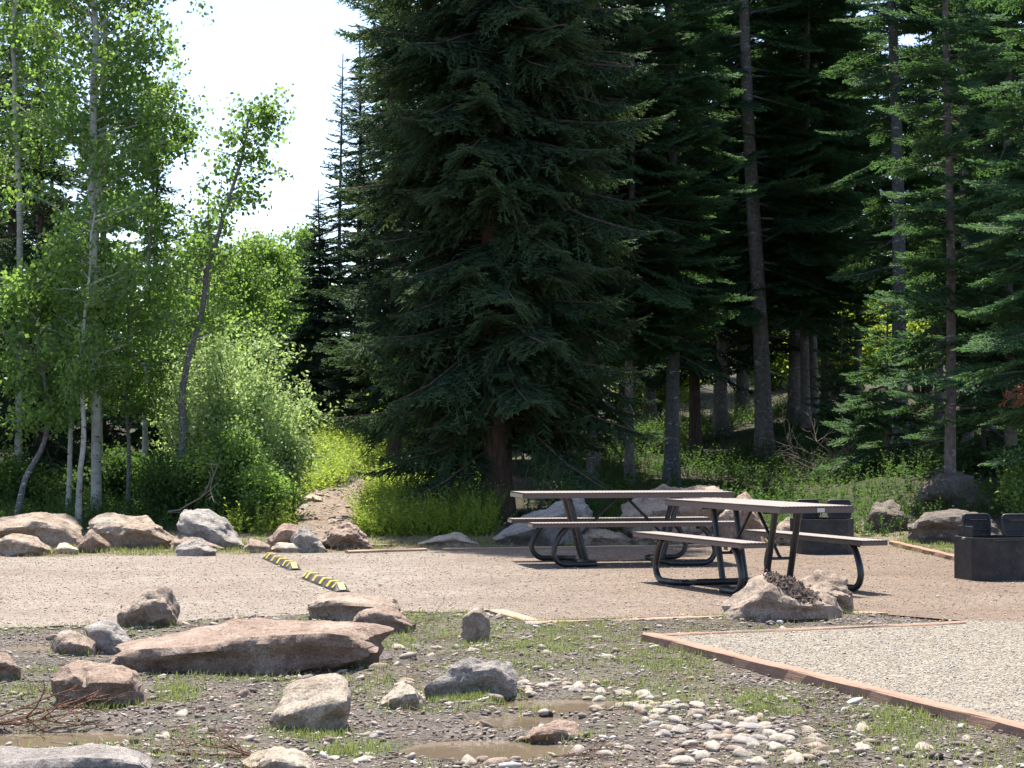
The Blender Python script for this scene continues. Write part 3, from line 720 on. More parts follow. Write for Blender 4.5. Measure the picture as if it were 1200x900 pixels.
# ------------------------------------------------------------------ dark muck caught on the pale boulder
def crumbs(name, rockob, line, n, size, m, label, cat, seed):
    """crumbs lying on the top surface of a rock along a line given as photo pixels and depth"""
    from mathutils.bvhtree import BVHTree
    me = rockob.data; L = Vector(rockob.location)
    bv = BVHTree.FromPolygons([tuple(v.co + L) for v in me.vertices], [tuple(p.vertices) for p in me.polygons])
    rs = np.random.RandomState(seed); mb = MB()
    for i in range(n):
        t = rs.rand(); px = line[0][0] * (1 - t) + line[1][0] * t; d = line[0][1] * (1 - t) + line[1][1] * t
        x = x_at(px, d) + rs.normal(0, .03); y = d + rs.normal(0, .045)
        h = bv.ray_cast(Vector((x, y, 3)), Vector((0, 0, -1)))
        if h[0] is None: continue
        c = np.array(h[0]) + np.array([0, 0, abs(rs.normal(0, .018)) * (1 - abs(t - .5))]); s_ = size * rs.uniform(.4, 1.4)
        P = [tuple(c + rs.normal(0, .5, 3) * s_ * .35 + np.array(q) * s_) for q in ((-.5, -.5, -.4), (.5, -.5, -.3), (.5, .5, -.3), (-.5, .5, -.4), (0, 0, .5))]
        mb.add(P, [(3, 2, 1, 0), (0, 1, 4), (1, 2, 4), (2, 3, 4), (3, 0, 4)])
    o = mb.build(name, M[m]); tag(o, label, cat, kind='stuff'); return o
m, nt, p, o = mat('dark leafy muck'); g = G(nt); v = g.coord()
g.l(g.ramp(g.noise(v, 30, 5, .7), [(.35, (.05, .035, .028)), (.55, (.10, .07, .055)), (.72, (.20, .15, .12))]), p.inputs['Base Color']); p.inputs['Roughness'].default_value = .9
g.l(g.bump(g.noise(v, 60, 4), .01, 1), p.inputs['Normal']); M['muck'] = m
D16 = ground_at(893, 729)[1]
crumbs('muck_heap', ro, ((908, D16 + .20), (950, D16 + .13)), 1500, .022, 'muck',
       'dark rotten leaves and soil heaped in the hollow of the two peaked boulder', 'debris', 5)

# ------------------------------------------------------------------ picnic tables
def make_table(loc, rz, label, sticker):
    L, W, BL, BW, BO = 2.27, .70, 2.20, .25, .575
    t = empty('picnic_table', loc, rz); tag(t, label, 'picnic table', 'brown picnic tables on the gravel')
    def slab(name, cx_, cy_, zt_, l, w, h, par=t):
        b = MB()
        # top sheet and folded skirt with rounded corners, small scallops along the rim
        b.box((0, 0, -.006), (l, w, .012), bev=.004)
        for sx_ in (-1, 1):
            b.box((sx_ * (l / 2 - .006), 0, -.012 - h / 2 + .004), (.010, w - .004, h - .01))
        for sy_ in (-1, 1):
            b.box((0, sy_ * (w / 2 - .005), -.012 - h / 2 + .004), (l - .026, .009, h - .01))
        k = int(l / .034)
        for sy_ in (-1, 1):
            for i in range(k):
                b.box((-l / 2 + (i + .5) * l / k, sy_ * (w / 2 + .0005), -.0035), (.016, .007, .0100))
        k2 = int(w / .034)
        for sx_ in (-1, 1):
            for i in range(k2):
                b.box((sx_ * (l / 2 + .0005), -w / 2 + (i + .5) * w / k2, -.0035), (.007, .016, .0100))
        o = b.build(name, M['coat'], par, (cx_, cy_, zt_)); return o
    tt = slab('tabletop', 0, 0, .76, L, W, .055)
    if sticker:
        b = MB(); b.box((L / 2 + .0025, -W / 2 + .38, .76 - .034), (.003, .07, .035)); b.build('sticker', M['sticker'], tt).location = (0, 0, -.76)
    else:
        b = MB(); b.box((-L / 2 - .0025, 0, .76 - .034), (.003, W - .02, .038)); b.build('end_cap', M['galv'], tt).location = (0, 0, -.76)
    for sy_ in (-1, 1):
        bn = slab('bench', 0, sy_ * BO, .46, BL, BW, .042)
        if not sticker:
            b = MB(); b.box((-BL / 2 - .0025, 0, -.028), (.003, BW - .02, .028)); b.build('end_cap', M['galv'], bn)
    r = .029
    for sx_ in (-1, 1):
        # one ground sled per end: out along the ground from the cross piece, then bent up and back to each bench
        def arm(sy_):
            pts = [(.86 * 0 + .72, 0.405), (.79, .33), (.845, .22), (.86, .14), (.825, .07), (.76, .033), (.68, .029), (.52, .029)]
            pts = [(x, z) for x, z in pts]
            P = [Vector((sx_ * x, sy_ * BO, z)) for x, z in pts]
            return P
        P1 = arm(-1); P2 = arm(1)
        corner = []
        for a in (0, 30, 60, 90):
            aa = math.radians(a); corner.append((.52 - .11 * math.sin(aa), BO - .11 + .11 * math.cos(aa)))
        path = [tuple(q) for q in P1] + [(sx_ * x, -y, .029) for x, y in corner[1:]] + [(sx_ * x, y, .029) for x, y in reversed(corner[1:])] + [tuple(q) for q in reversed(P2)]
        sm = cr(np.array(path), 90, .25)
        b = MB(); b.tube(sm, r, 12); b.build('sled_tube', M['black_tube'], t, smooth=50)
        for sy_ in (-1, 1):
            b = MB(); b.tube([(sx_ * .41, sy_ * .115, .045), (sx_ * .60, sy_ * .115, .702)], r, 12); lg = b.build('leg', M['black_tube'], t, smooth=50)
            b = MB(); b.box((sx_ * .70, sy_ * BO, .411), (.06, .20, .010)); b.box((sx_ * .70, sy_ * (BO + .07), .397), (.05, .012, .03)); b.box((sx_ * .70, sy_ * (BO - .07), .397), (.05, .012, .03))
            b.build('bench_bracket', M['black_tube'], t)
        b = MB(); b.box((sx_ * .60, 0, .706), (.05, .52, .010)); b.box((sx_ * .60, 0, .694), (.010, .46, .03)); b.build('top_bracket', M['black_tube'], t)
        b = MB(); b.tube([(sx_ * .478, -.115, .285), (sx_ * .478, .115, .285)], .013, 8); b.build('crossbar', M['black_tube'], t, smooth=50)
        b = MB(); b.tube([(sx_ * .475, 0, .29), (sx_ * .44, 0, .315), (sx_ * .06, 0, .69), (sx_ * .01, 0, .70)], .015, 8); b.build('brace', M['black_tube'], t, smooth=50)
    return t
make_table((1.164, 22.05, 0), .186, 'farther brown picnic table seen side on, left of the other, below the big spruce', False)
make_table((2.17, 18.552, 0), -1.205 , 'nearer brown coated picnic table set at an angle behind the muck filled boulder', True)

# ------------------------------------------------------------------ fire rings
def fire_ring(loc, rz, label):
    t = empty('fire_ring', loc, rz); tag(t, label, 'fire ring', 'black steel fire rings with flip up grates')
    w, dp, ch, h = .64, .62, .13, .40
    P = [(-w / 2 + ch, -dp / 2), (w / 2 - ch, -dp / 2), (w / 2, -dp / 2 + ch), (w / 2, dp / 2 - ch), (w / 2 - ch, dp / 2), (-w / 2 + ch, dp / 2), (-w / 2, dp / 2 - ch), (-w / 2, -dp / 2 + ch)]
    q = [(x * .93, y * .93) for x, y in P]; n = 8
    V = [(x, y, 0) for x, y in P] + [(x, y, h) for x, y in P] + [(x, y, h) for x, y in q] + [(x, y, .05) for x, y in q]
    Fs = []
    for k in range(n):
        k2 = (k + 1) % n
        Fs += [(k, k2, k2 + n, k + n), (k + n, k2 + n, k2 + 2 * n, k + 2 * n), (k + 2 * n, k2 + 2 * n, k2 + 3 * n, k + 3 * n)]
    Fs.append(tuple(3 * n + k for k in range(n)))
    b = MB(); b.add(V, Fs); b.build('box_wall', M['iron'], t)
    b = MB(); b.box((0, -dp / 2 - .012, h - .02), (w - 2 * ch - .04, .02, .006)); b.build('front_lip', M['iron_grate'], t)
    for sx_ in (-1, 1):
        gf = empty('grate', (sx_ * w * .245, .02 if sx_ < 0 else -.16, h + .012), 0); gf.parent = t
        gf.rotation_euler = (math.radians(-9), 0, 0)
        gw, gh = .275, .20
        rr = .035; pts = []
        for cx_, cz_, a0 in ((gw / 2 - rr, gh - rr, 0), (-gw / 2 + rr, gh - rr, 90), (-gw / 2 + rr, rr, 180), (gw / 2 - rr, rr, 270)):
            for a in (0, 30, 60, 90):
                aa = math.radians(a0 + a); pts.append((cx_ + rr * math.cos(aa), 0, cz_ + rr * math.sin(aa)))
        pts.append(pts[0]); b = MB(); b.tube(pts, .011, 8, cap=False); b.build('grate_frame', M['iron_grate'], gf, smooth=50)
        b = MB()
        for i in range(21):
            x = -gw / 2 + .018 + i * (gw - .036) / 20; b.tube([(x, 0, .01), (x, 0, gh - .01)], .0062, 5)
        for z in (.05, .16): b.tube([(-gw / 2, -.006, z), (gw / 2, -.006, z)], .005, 5)
        b.build('grate_bars', M['iron_grate'], gf, smooth=60)
        b = MB(); b.box((0, .016, .055), (gw - .03, .008, .105)); b.box((0, .016, gh - .03), (gw - .04, .006, .04)); b.build('heat_plate', M['iron'], gf)
        b = MB(); b.tube([(-.08, -.01, gh - .055), (-.08, -.055, gh - .06), (.08, -.055, gh - .06), (.08, -.01, gh - .055)], .008, 6); b.build('handle', M['iron_grate'], gf, smooth=50)
    for sx_ in (-1, 1):
        b = MB(); b.box((sx_ * (w / 2 - .03), 0, h + .05), (.010, .30, .11), bev=.01); b.build('side_plate', M['iron'], t)
        b = MB(); b.tube([(sx_ * (w / 2 + .001), -.05, h - .012), (sx_ * (w / 2 + .03), -.05, h - .012)], .012, 8); b.build('bolt', M['galv'], t, smooth=50)
    return t
x, y = on_plane(1171, 681); fire_ring((x + .02, y + .30, 0), math.radians(14), 'near black steel fire ring with raised grates at the right edge of the picture')
x, y = on_plane(968, 650); fire_ring((x, y + .32, 0), math.radians(14), 'black fire ring partly hidden behind the right end of the near picnic table')

# ------------------------------------------------------------------ rubber wheel stops
def wheel_stop(pa, pb, label):
    a = Vector((*pa, 0)); b_ = Vector((*pb, 0)); d = b_ - a; L = d.length
    t = empty('wheel_stop', ((a.x + b_.x) / 2, (a.y + b_.y) / 2, 0.0), math.atan2(d.y, d.x)); tag(t, label, 'wheel stop', 'black and yellow wheel stops on the gravel')
    w, h, tw = .14, .072, .075; e_ = .14
    def sec(x, s=1.0, hh=h):
        return [(x, -w / 2, 0), (x, -w / 2 + .008, hh * .35), (x, -tw / 2, hh - .008), (x, -tw / 2 + .012, hh), (x, tw / 2 - .012, hh), (x, tw / 2, hh - .008), (x, w / 2 - .008, hh * .35), (x, w / 2, 0)]
    V = []; xs = [(-L / 2, .28), (-L / 2 + e_, 1)] + [(-L / 2 + e_ + (L - 2 * e_) * k / 12, 1) for k in range(1, 12)] + [(L / 2 - e_, 1), (L / 2, .28)]
    for x_, s_ in xs: V += sec(x_, 1, h * s_)
    n = len(xs); Fs = []
    for i in range(n - 1):
        for k in range(7): q = i * 8 + k; Fs.append((q, q + 1, q + 9, q + 8))
    Fs += [tuple(range(7, -1, -1)), tuple((n - 1) * 8 + k for k in range(8))]
    mb = MB(); mb.add(V, [tuple(reversed(f)) for f in Fs]); mb.build('rubber_body', M['rubber'], t)
    pr = .003
    def band(x0, x1, sk_, zf=lambda x: h):
        # skewed reflective band wrapping the top and both flanks
        row = []
        yz = [(-w / 2 - pr + .006, h * .30), (-tw / 2 - pr, h - .006), (-tw / 2 + .010, h + pr), (tw / 2 - .010, h + pr), (tw / 2 + pr, h - .006), (w / 2 + pr - .006, h * .30)]
        V = []
        for xx in (x0, x1):
            for (yy, zz) in yz: V.append((xx + sk_ * yy, yy, zz))
        return V, [(k, k + 6, k + 7, k + 1) for k in range(5)]
    k = 4
    for i in range(k):
        c = -L / 2 + e_ + .05 + (L - 2 * e_ - .1) * (i + .5) / k
        mb = MB(); mb.add(*band(c - .052, c + .052, .9)); mb.build('yellow_stripe', M['yellow'], t)
    for s_ in (-1, 1):
        xa, xb = s_ * (L / 2 - e_ - .06), s_ * (L / 2 - .004)
        zb = h * .33
        V = [(xa, -tw / 2 + .01, h + pr), (xa, tw / 2 - .01, h + pr), (s_ * (L / 2 - e_), tw / 2 - .01, h + pr), (s_ * (L / 2 - e_), -tw / 2 + .01, h + pr), (xb, tw / 2 - .01, zb), (xb, -tw / 2 + .01, zb),
             (xa, -w / 2 + .004, h * .42), (s_ * (L / 2 - e_), -w / 2 + .004, h * .42), (xa, w / 2 - .004, h * .42), (s_ * (L / 2 - e_), w / 2 - .004, h * .42)]
        mb = MB(); mb.add(V, [(0, 1, 2, 3), (3, 2, 4, 5), (6, 0, 3, 7), (1, 8, 9, 2)]); mb.build('yellow_end', M['yellow'], t)
wheel_stop(on_plane(314, 654.5), on_plane(346, 668.5), 'farther of the two yellow striped black rubber wheel stops, behind and left of the other')
wheel_stop(on_plane(360, 677.5), on_plane(402, 694), 'nearer of the two yellow striped black rubber wheel stops, just above the low tan boulder')

# ================================================================== VEGETATION
def nrmz(a): return a / np.maximum(np.linalg.norm(a, axis=-1, keepdims=True), 1e-9)

def strips(B, T, w, wdir, taper=.45):
    """quads from base points B to tips T, width w along wdir"""
    w = np.broadcast_to(np.asarray(w, float), (len(B),))[:, None]
    return np.stack([B - wdir * w * .5, B + wdir * w * .5, T + wdir * w * .5 * taper, T - wdir * w * .5 * taper], 1)

def spray(L, kind, rs, q=1.0):
    """one flat conifer bough of length L along +x; q < 1 is coarser"""
    sp, sp3 = .055 / q, .043 / q
    w0 = .021 / q ** .8
    Bs, Ts, Ws, tn = [], [], [], []
    bare = .16 * L
    for s in np.arange(bare, L, sp):
        for sd in (-1, 1):
            s1 = s + rs.uniform(-.02, .02)
            l2 = min(.70, .09 + .44 * (L - s1)) * rs.uniform(.72, 1.1) * min(1, .55 + (s1 - bare) * 1.4)
            if l2 < .05 or rs.rand() < .06: continue
            a = math.radians(rs.uniform(34, 76)); dr = np.array([math.cos(a), sd * math.sin(a), 0])
            dz = rs.uniform(-.45, .12) if kind == 'spruce' else rs.uniform(-.06, .10)
            k = max(1, int(l2 / (.11 / q)))
            tt = np.linspace(0, l2, k + 1)
            def P(t):
                t = np.asarray(t, float)[..., None]
                z = dz * t - (.62 if kind == 'spruce' else .12) * t ** 2
                o = np.array([s1, 0, 0]) + dr * t; o = o * np.ones_like(z) ; o[..., 2] = z[..., 0]
                o[..., 0] += (t[..., 0] ** 2) * .35
                return o
            A, Bp = P(tt[:-1]), P(tt[1:]); Bs.append(A); Ts.append(Bp + (Bp - A) * .12)
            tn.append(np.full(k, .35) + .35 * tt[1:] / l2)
            t3 = np.arange(.03, l2, sp3); 
            if len(t3) == 0: continue
            for s3 in (-1, 1):
                l3 = np.minimum(.13, .04 + .42 * (l2 - t3)) * rs.uniform(.5, 1.3, len(t3))
                a3 = a * sd + s3 * math.radians(46)
                a3 = a3 + rs.uniform(-.55, .55, len(t3))
                base = P(t3); d3 = np.stack([np.cos(a3), np.sin(a3), rs.uniform(-.5, .35, len(t3)) - (.30 if kind == 'spruce' else 0.0)], -1); d3 = nrmz(d3)
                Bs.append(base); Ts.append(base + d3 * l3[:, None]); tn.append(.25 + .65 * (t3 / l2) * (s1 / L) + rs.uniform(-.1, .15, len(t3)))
    B = np.concatenate(Bs); T = np.concatenate(Ts); tn = np.concatenate(tn)
    d = nrmz(T - B); up = np.array([0, 0, 1.0]) + rs.normal(0, .9, B.shape)
    wd = nrmz(np.cross(d, up))
    Q = strips(B, T, w0 * rs.uniform(.8, 1.3, len(B)), wd)
    # the bough as a whole: rises or sags, its tip turns up
    x = Q[..., 0] / L
    if kind == 'spruce': Q[..., 2] += L * (-.10 * x - .30 * x ** 2 + .24 * x ** 4)
    else: Q[..., 2] += L * (.02 * x - .16 * x ** 2 + .12 * x ** 4)
    return Q, np.clip(tn, 0, 1)

_T = {}
def templates(kind, q):
    k = (kind, q)
    if k not in _T:
        rs = np.random.RandomState(hash(k[0]) % 97 if False else (7 if kind == 'spruce' else 13))
        _T[k] = [[spray(L, kind, rs, q) for _ in range(3)] for L in (.45, .8, 1.2, 1.7, 2.3)]
    return _T[k]
TL = np.array([.45, .8, 1.2, 1.7, 2.3])

def conifer_crown(H, Rm, z0, kind, seed, q=1.0, zhi=1e9, inter=.27, per=6, dens=None, pitch=None, gap=None, shape=1.0, skirt=None):
    """returns foliage quads, tints and a list of bough axes; z0 crown base, zhi above which boughs are coarser"""
    rs = np.random.RandomState(seed); Q, Tn, axes = [], [], []
    z = z0
    while z < H - .12:
        u = (z - z0) / (H - z0)
        Rz = Rm * (1 - u) ** shape * (min(1, .72 + u * 6) if skirt is None else 1)
        qq = q if z < zhi else q * .5
        tmpl = templates(kind, qq)
        n = max(3, int(round(per * (1 if Rz > .5 else .8)))); a0 = rs.uniform(0, 6.28)
        for k in range(n):
            L = Rz * (rs.uniform(.70, 1.12) if rs.rand() < .75 else rs.uniform(.35, .8))
            if dens is not None and rs.rand() > dens(z): continue
            az_ = a0 + 6.283 * k / n + rs.uniform(-.35, .35)
            if gap is not None and gap(z, az_) and rs.rand() < .8: continue
            if L < .12: continue
            i = int(np.argmin(abs(TL - L))); sp, tn = tmpl[i][rs.randint(3)]
            s = L / TL[i]
            pt = (math.radians(rs.uniform(-22, 12)) if kind == 'spruce' else math.radians(rs.uniform(-20, 13) - 6 * (1 - u))) + math.radians(38) * u ** 2 if pitch is None else pitch(z, rs)
            roll = rs.uniform(-.5, .5)
            P = sp * s
            cR, sR = math.cos(roll), math.sin(roll)
            y = P[..., 1] * cR - P[..., 2] * sR; zz = P[..., 1] * sR + P[..., 2] * cR
            cp, sp_ = math.cos(pt), math.sin(pt)
            x = P[..., 0] * cp - zz * sp_; zz = P[..., 0] * sp_ + zz * cp
            ca, sa = math.cos(az_), math.sin(az_); zb = z + rs.uniform(-.16, .16)
            Q.append(np.stack([x * ca - y * sa, x * sa + y * ca, zz + zb], -1)); Tn.append(np.clip(tn + rs.uniform(-.18, .18), 0, 1))
            # bough wood
            t = np.linspace(0, .92, 4); bx = L * t
            bz = L * ((-.10 * t - .30 * t ** 2 + .24 * t ** 4) if kind == 'spruce' else (.02 * t - .16 * t ** 2 + .12 * t ** 4))
            X = bx * cp - bz * sp_; Zb = bx * sp_ + bz * cp + zb
            axes.append((np.stack([X * ca, X * sa, Zb], -1), .006 + .009 * L))
        z += inter * rs.uniform(.75, 1.25) * (1 if Rz > .6 else .75)
    return np.concatenate(Q), np.concatenate(Tn), axes

def dead_twigs(z0, z1, n, Rm, seed):
    rs = np.random.RandomState(seed); ax = []
    for _ in range(n):
        z = rs.uniform(z0, z1); a = rs.uniform(0, 6.28); L = Rm * rs.uniform(.3, 1)
        p = np.array([0, 0, z]); pts = [p]; d = np.array([math.cos(a), math.sin(a), rs.uniform(-.35, .1)])
        for k in range(3):
            p = p + d * L / 3; d = d + rs.normal(0, .12, 3); d[2] -= .08; pts.append(p)
        ax.append((np.array(pts), .004 + .006 * L))
        for _k in range(rs.randint(0, 4)):
            b = pts[rs.randint(1, 3)]; e_ = rs.normal(0, 1, 3) * np.array([1, 1, .4]); e_ = e_ / np.linalg.norm(e_) * L * .35
            ax.append((np.array([b, b + e_ * .5 + d * .05, b + e_ + d * .1]), .003))
    return ax

def trunk_mesh(path, rads, limbs=(), sides=14):
    mb = MB(); mb.tube(path, rads, sides, cap=True)
    for pts, r in limbs:
        n = len(pts); mb.tube([tuple(p) for p in pts], [r * (1 - .8 * i / (n - 1)) for i in range(n)], 4, cap=False)
    return mb

def trunk_path(H, r, seed, pts=None, wob=.05, flare=1.5):
    rs = np.random.RandomState(seed)
    zs = np.r_[-.35, 0, .15, .5, np.linspace(1.2, H, max(6, int(H / 1.1)))]
    ph = rs.uniform(0, 6, 2)
    P = [(wob * math.sin(z * .45 + ph[0]) * min(1, z / 3), wob * math.cos(z * .37 + ph[1]) * min(1, z / 3), z) for z in np.maximum(zs, -.35)]
    Rr = [r * (1 - .93 * max(z, 0) / H) * (1 + (flare - 1) * math.exp(-max(z, 0) * 3.2)) + .006 for z in zs]
    return P, Rr

def conifer(px, base=None, d=None, H=16, Rm=1.8, z0=1.5, r=.13, kind='fir', seed=1, q=1.0, label='', group=None, bark='bark_fir', leaf=None, rz=None, lean=(0, 0), deadz=None, name='conifer_tree', cat='conifer', **kw):
    if base is not None: x, y = ground_at(px, base)
    else: y = d; x = x_at(px, d)
    zg = zt1(x, y)
    t = empty(name, (x, y, zg - .03), 0 if rz is None else rz); tag(t, label, cat, group)
    zhi = max(z_at(px, 0, y) + .8 - zg, 4)
    Q, Tn, ax = conifer_crown(H, Rm, z0, kind, seed, q, zhi, **kw)
    P, Rr = trunk_path(H, r, seed)
    off = lambda z: (np.interp(z, [p[2] for p in P], [p[0] for p in P]), np.interp(z, [p[2] for p in P], [p[1] for p in P]))
    limbs = []
    for pts, rr in ax:
        o_ = off(pts[0, 2]); limbs.append((pts + np.array([o_[0], o_[1], 0]), rr))
    if deadz: limbs += dead_twigs(deadz[0], deadz[1], deadz[2], deadz[3], seed + 5)
    tr = trunk_mesh(P, Rr, limbs).build('trunk', M[bark], t, smooth=60)
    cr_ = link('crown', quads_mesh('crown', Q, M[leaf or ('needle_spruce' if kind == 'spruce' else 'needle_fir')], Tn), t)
    if lean != (0, 0):
        t.rotation_euler = (lean[0], lean[1], t.rotation_euler[2])
    return t

def copy_tree(t, px, d, s, rz, label, group, sz=None):
    o = t.copy(); COL.objects.link(o); x = x_at(px, d)
    o.location = (x, d, zt1(x, d) - .03); o.rotation_euler = (0, 0, rz); o.scale = (s, s, sz or s); o['label'] = label; o['group'] = group
    for ch in t.children:
        c = ch.copy(); COL.objects.link(c); c.parent = o
    return o

FG = 'conifers of the dark forest behind the picnic tables'
# the great spruce
conifer(582, base=608, H=16.5, Rm=2.45, z0=1.15, r=.21, kind='spruce', seed=2, label='huge dark spruce with broad reddish trunk behind the far table left end',
        bark='bark_spruce', group=FG, inter=.22, per=8, shape=.36, gap=lambda z, a: z < 2.2 and (math.sin(a) < -.2 and abs(math.cos(a)) < .5), deadz=(.6, 2.6, 26, 1.4))
# prominent pale trunks
conifer(896, base=534, H=18, Rm=2.0, z0=3.0, r=.165, kind='fir', seed=5, label='conifer with bare straight grey brown trunk, tallest pale trunk above the near table', group=FG, lean=(0, math.radians(-2.2)),
        gap=lambda z, a: math.sin(a) < -.45 and z < 10, deadz=(1, 4, 20, .9), shape=.5, inter=.3, per=6)
conifer(1057, d=35.5, H=15.5, Rm=1.6, z0=3.2, r=.135, kind='fir', seed=6, label='conifer with thick speckled blue grey trunk toward the right edge', group=FG, bark='bark_grey', lean=(0, math.radians(-1.2)),
        gap=lambda z, a: math.sin(a) < -.3 and z < 10, deadz=(1, 4, 14, .8), shape=.5, inter=.36, per=5)
conifer(1113, base=594, H=11.5, Rm=1.5, z0=1.5, r=.075, kind='fir', seed=7, label='slender fir with thin bare lower trunk and bright green boughs near the right edge', group=FG, shape=.7,
        inter=.27, per=6, deadz=(.5, 2.2, 12, .7), dens=lambda z: .5 if z < 2.6 else .95)
conifer(1262, d=26.5, H=11, Rm=2.1, z0=1.3, r=.10, kind='fir', seed=8, label='fir at the right edge whose bright boughs reach into the picture', group=FG, shape=.6, inter=.28)
conifer(787, d=35.5, H=15, Rm=1.5, z0=2.4, r=.12, kind='fir', seed=9, label='conifer with slim grey trunk straight above the right end of the far table', group=FG, bark='bark_grey', deadz=(.8, 3, 16, .9), shape=.5, inter=.25, per=7)
conifer(738, d=35, H=13, Rm=1.9, z0=2.6, r=.075, kind='fir', seed=61, label='fir whose layered boughs with bright tips hang above the far picnic table', group=FG, shape=.55, inter=.26, deadz=(.8, 2.4, 12, .8))
conifer(1005, d=46, H=15, Rm=2.0, z0=3.0, r=.085, kind='fir', seed=62, label='fir between the pale trunk and the speckled trunk', group=FG, shape=.55, inter=.28)
conifer(1185, d=31, H=13, Rm=1.8, z0=1.6, r=.085, kind='fir', seed=63, label='fir with layered bright boughs right of the slender bare trunked fir', group=FG, shape=.6, inter=.27)
conifer(846, d=45, H=16, Rm=2.0, z0=3.0, r=.11, kind='fir', seed=64, label='full dark fir close behind and left of the pale trunk', group=FG, shape=.5, inter=.27, per=7)
conifer(655, d=33.5, H=14, Rm=1.7, z0=2.4, r=.09, kind='spruce', seed=66, label='dark spruce merging with the right side of the huge spruce', group=FG, shape=.5, inter=.26, bark='bark_spruce', deadz=(.8, 2.4, 12, .8))
conifer(955, d=44, H=16, Rm=2.0, z0=3.3, r=.09, kind='fir', seed=67, label='fir right of the pale trunk with boughs starting high above the brush heap', group=FG, shape=.5, inter=.27, deadz=(.8, 3.2, 14, .9))
conifer(1100, d=39, H=15, Rm=1.8, z0=2.9, r=.085, kind='fir', seed=68, label='fir between the speckled trunk and the slender bare trunked fir', group=FG, shape=.5, inter=.28, deadz=(.8, 2.9, 14, .9))
conifer(1160, d=37, H=15, Rm=1.9, z0=2.4, r=.1, kind='fir', seed=69, label='dark fir filling the right edge behind the brighter boughs', group=FG, shape=.5, inter=.27)
conifer(945, d=41, H=17, Rm=2.1, z0=2.6, r=.09, kind='fir', seed=73, label='full dark fir filling the gap right of the pale trunk', group=FG, shape=.42, inter=.25, per=7)
conifer(1133, d=34, H=16, Rm=2.1, z0=7.0, r=.09, kind='fir', seed=74, label='tall conifer with dark bare trunk just right of the slender fir', group=FG, shape=.5, inter=.3, deadz=(2, 7, 24, .8))
conifer(1040, d=33, H=3.0, Rm=1.25, z0=.25, r=.035, kind='fir', seed=70, label='low young fir spreading over the shaded bank right of the brush heap', group='young firs on the bank', shape=.7, inter=.2)
conifer(1152, d=31.5, H=3.4, Rm=1.3, z0=.3, r=.035, kind='fir', seed=71, label='low young fir behind the long dark boulder near the right edge', group='young firs on the bank', shape=.7, inter=.2)
conifer(985, d=39, H=2.6, Rm=1.1, z0=.2, r=.03, kind='fir', seed=72, label='small young fir deep in the shade behind the brush heap', group='young firs on the bank', shape=.8, inter=.2)
conifer(696, d=36, H=16, Rm=2.0, z0=2.3, r=.10, kind='fir', seed=10, label='conifer with thin dark trunk halfway from the great spruce to the slim grey trunk', group=FG, deadz=(.8, 3, 16, .9), shape=.6, inter=.3)
conifer(462, d=39, H=14, Rm=1.15, z0=.9, r=.13, kind='spruce', seed=11, label='tall dark spruce close behind the left flank of the great spruce', group=FG, bark='bark_spruce', shape=.8, inter=.27)
# spires at the left of the gap
conifer(373, d=50, H=5.9, Rm=1.35, z0=.2, r=.07, kind='spruce', seed=12, q=.9, label='short narrow dark spruce standing alone at the end of the green clearing', group='small spires beside the sky gap', shape=.75, inter=.13, per=9, leaf='needle_far', bark='bark_spruce')
conifer(419, d=47, H=9.5, Rm=1.15, z0=.6, r=.09, kind='fir', seed=13, q=.8, label='slim dark spire fir just left of the great spruce flank', group='small spires beside the sky gap', shape=.9, inter=.16, per=7, leaf='needle_far')
conifer(399, d=50, H=9.2, Rm=.85, z0=2.6, r=.07, kind='fir', seed=14, q=.6, label='very thin ragged spire with bare lower trunk against the white sky', group='small spires beside the sky gap', shape=.7, inter=.2, per=5, leaf='needle_far')
# far, coarser prototypes
FARG = 'background conifers closing the forest'
p1 = conifer(845, d=46, H=17, Rm=2.0, z0=1.6, r=.15, kind='fir', seed=20, q=.5, label='conifer deep in the forest, one of many dark trunks and crowns behind', group=FARG, leaf='needle_far', deadz=(.5, 3, 18, 1.1), shape=.55, inter=.34)
p2 = conifer(640, d=40, H=16, Rm=1.7, z0=1.9, r=.12, kind='spruce', seed=21, q=.5, label='conifer deep in the forest, one of many dark trunks and crowns behind', group=FARG, leaf='needle_far', bark='bark_spruce', deadz=(.5, 3, 18, 1.1), shape=.6, inter=.32)
rs = np.random.RandomState(3)
LB = 'conifer deep in the forest, one of many dark trunks and crowns behind'
NL = {(556, 37): 'slim dark conifer close against the left side of the great spruce trunk', (505, 41): 'dark conifer behind the left skirt of the great spruce', (540, 48): 'dark conifer hidden behind the great spruce, left of its trunk',
      (615, 51): 'dark trunk seen just right of the great spruce trunk', (655, 47): 'dark conifer between the great spruce and the thin dark trunk', (730, 43): 'dark conifer left of the slim grey trunk',
      (815, 41): 'dark trunk close to the right of the slim grey trunk', (932, 45): 'grey trunk standing right behind the pale trunk', (968, 49): 'thin dark trunk in front of the bright thicket', (1000, 44): 'dark conifer left of the speckled trunk',
      (1085, 50): 'dark conifer right behind the speckled trunk', (1132, 47): 'dark trunk crossing the brightest thicket at the right', (1170, 40): 'dark conifer behind the boughs near the right edge'}
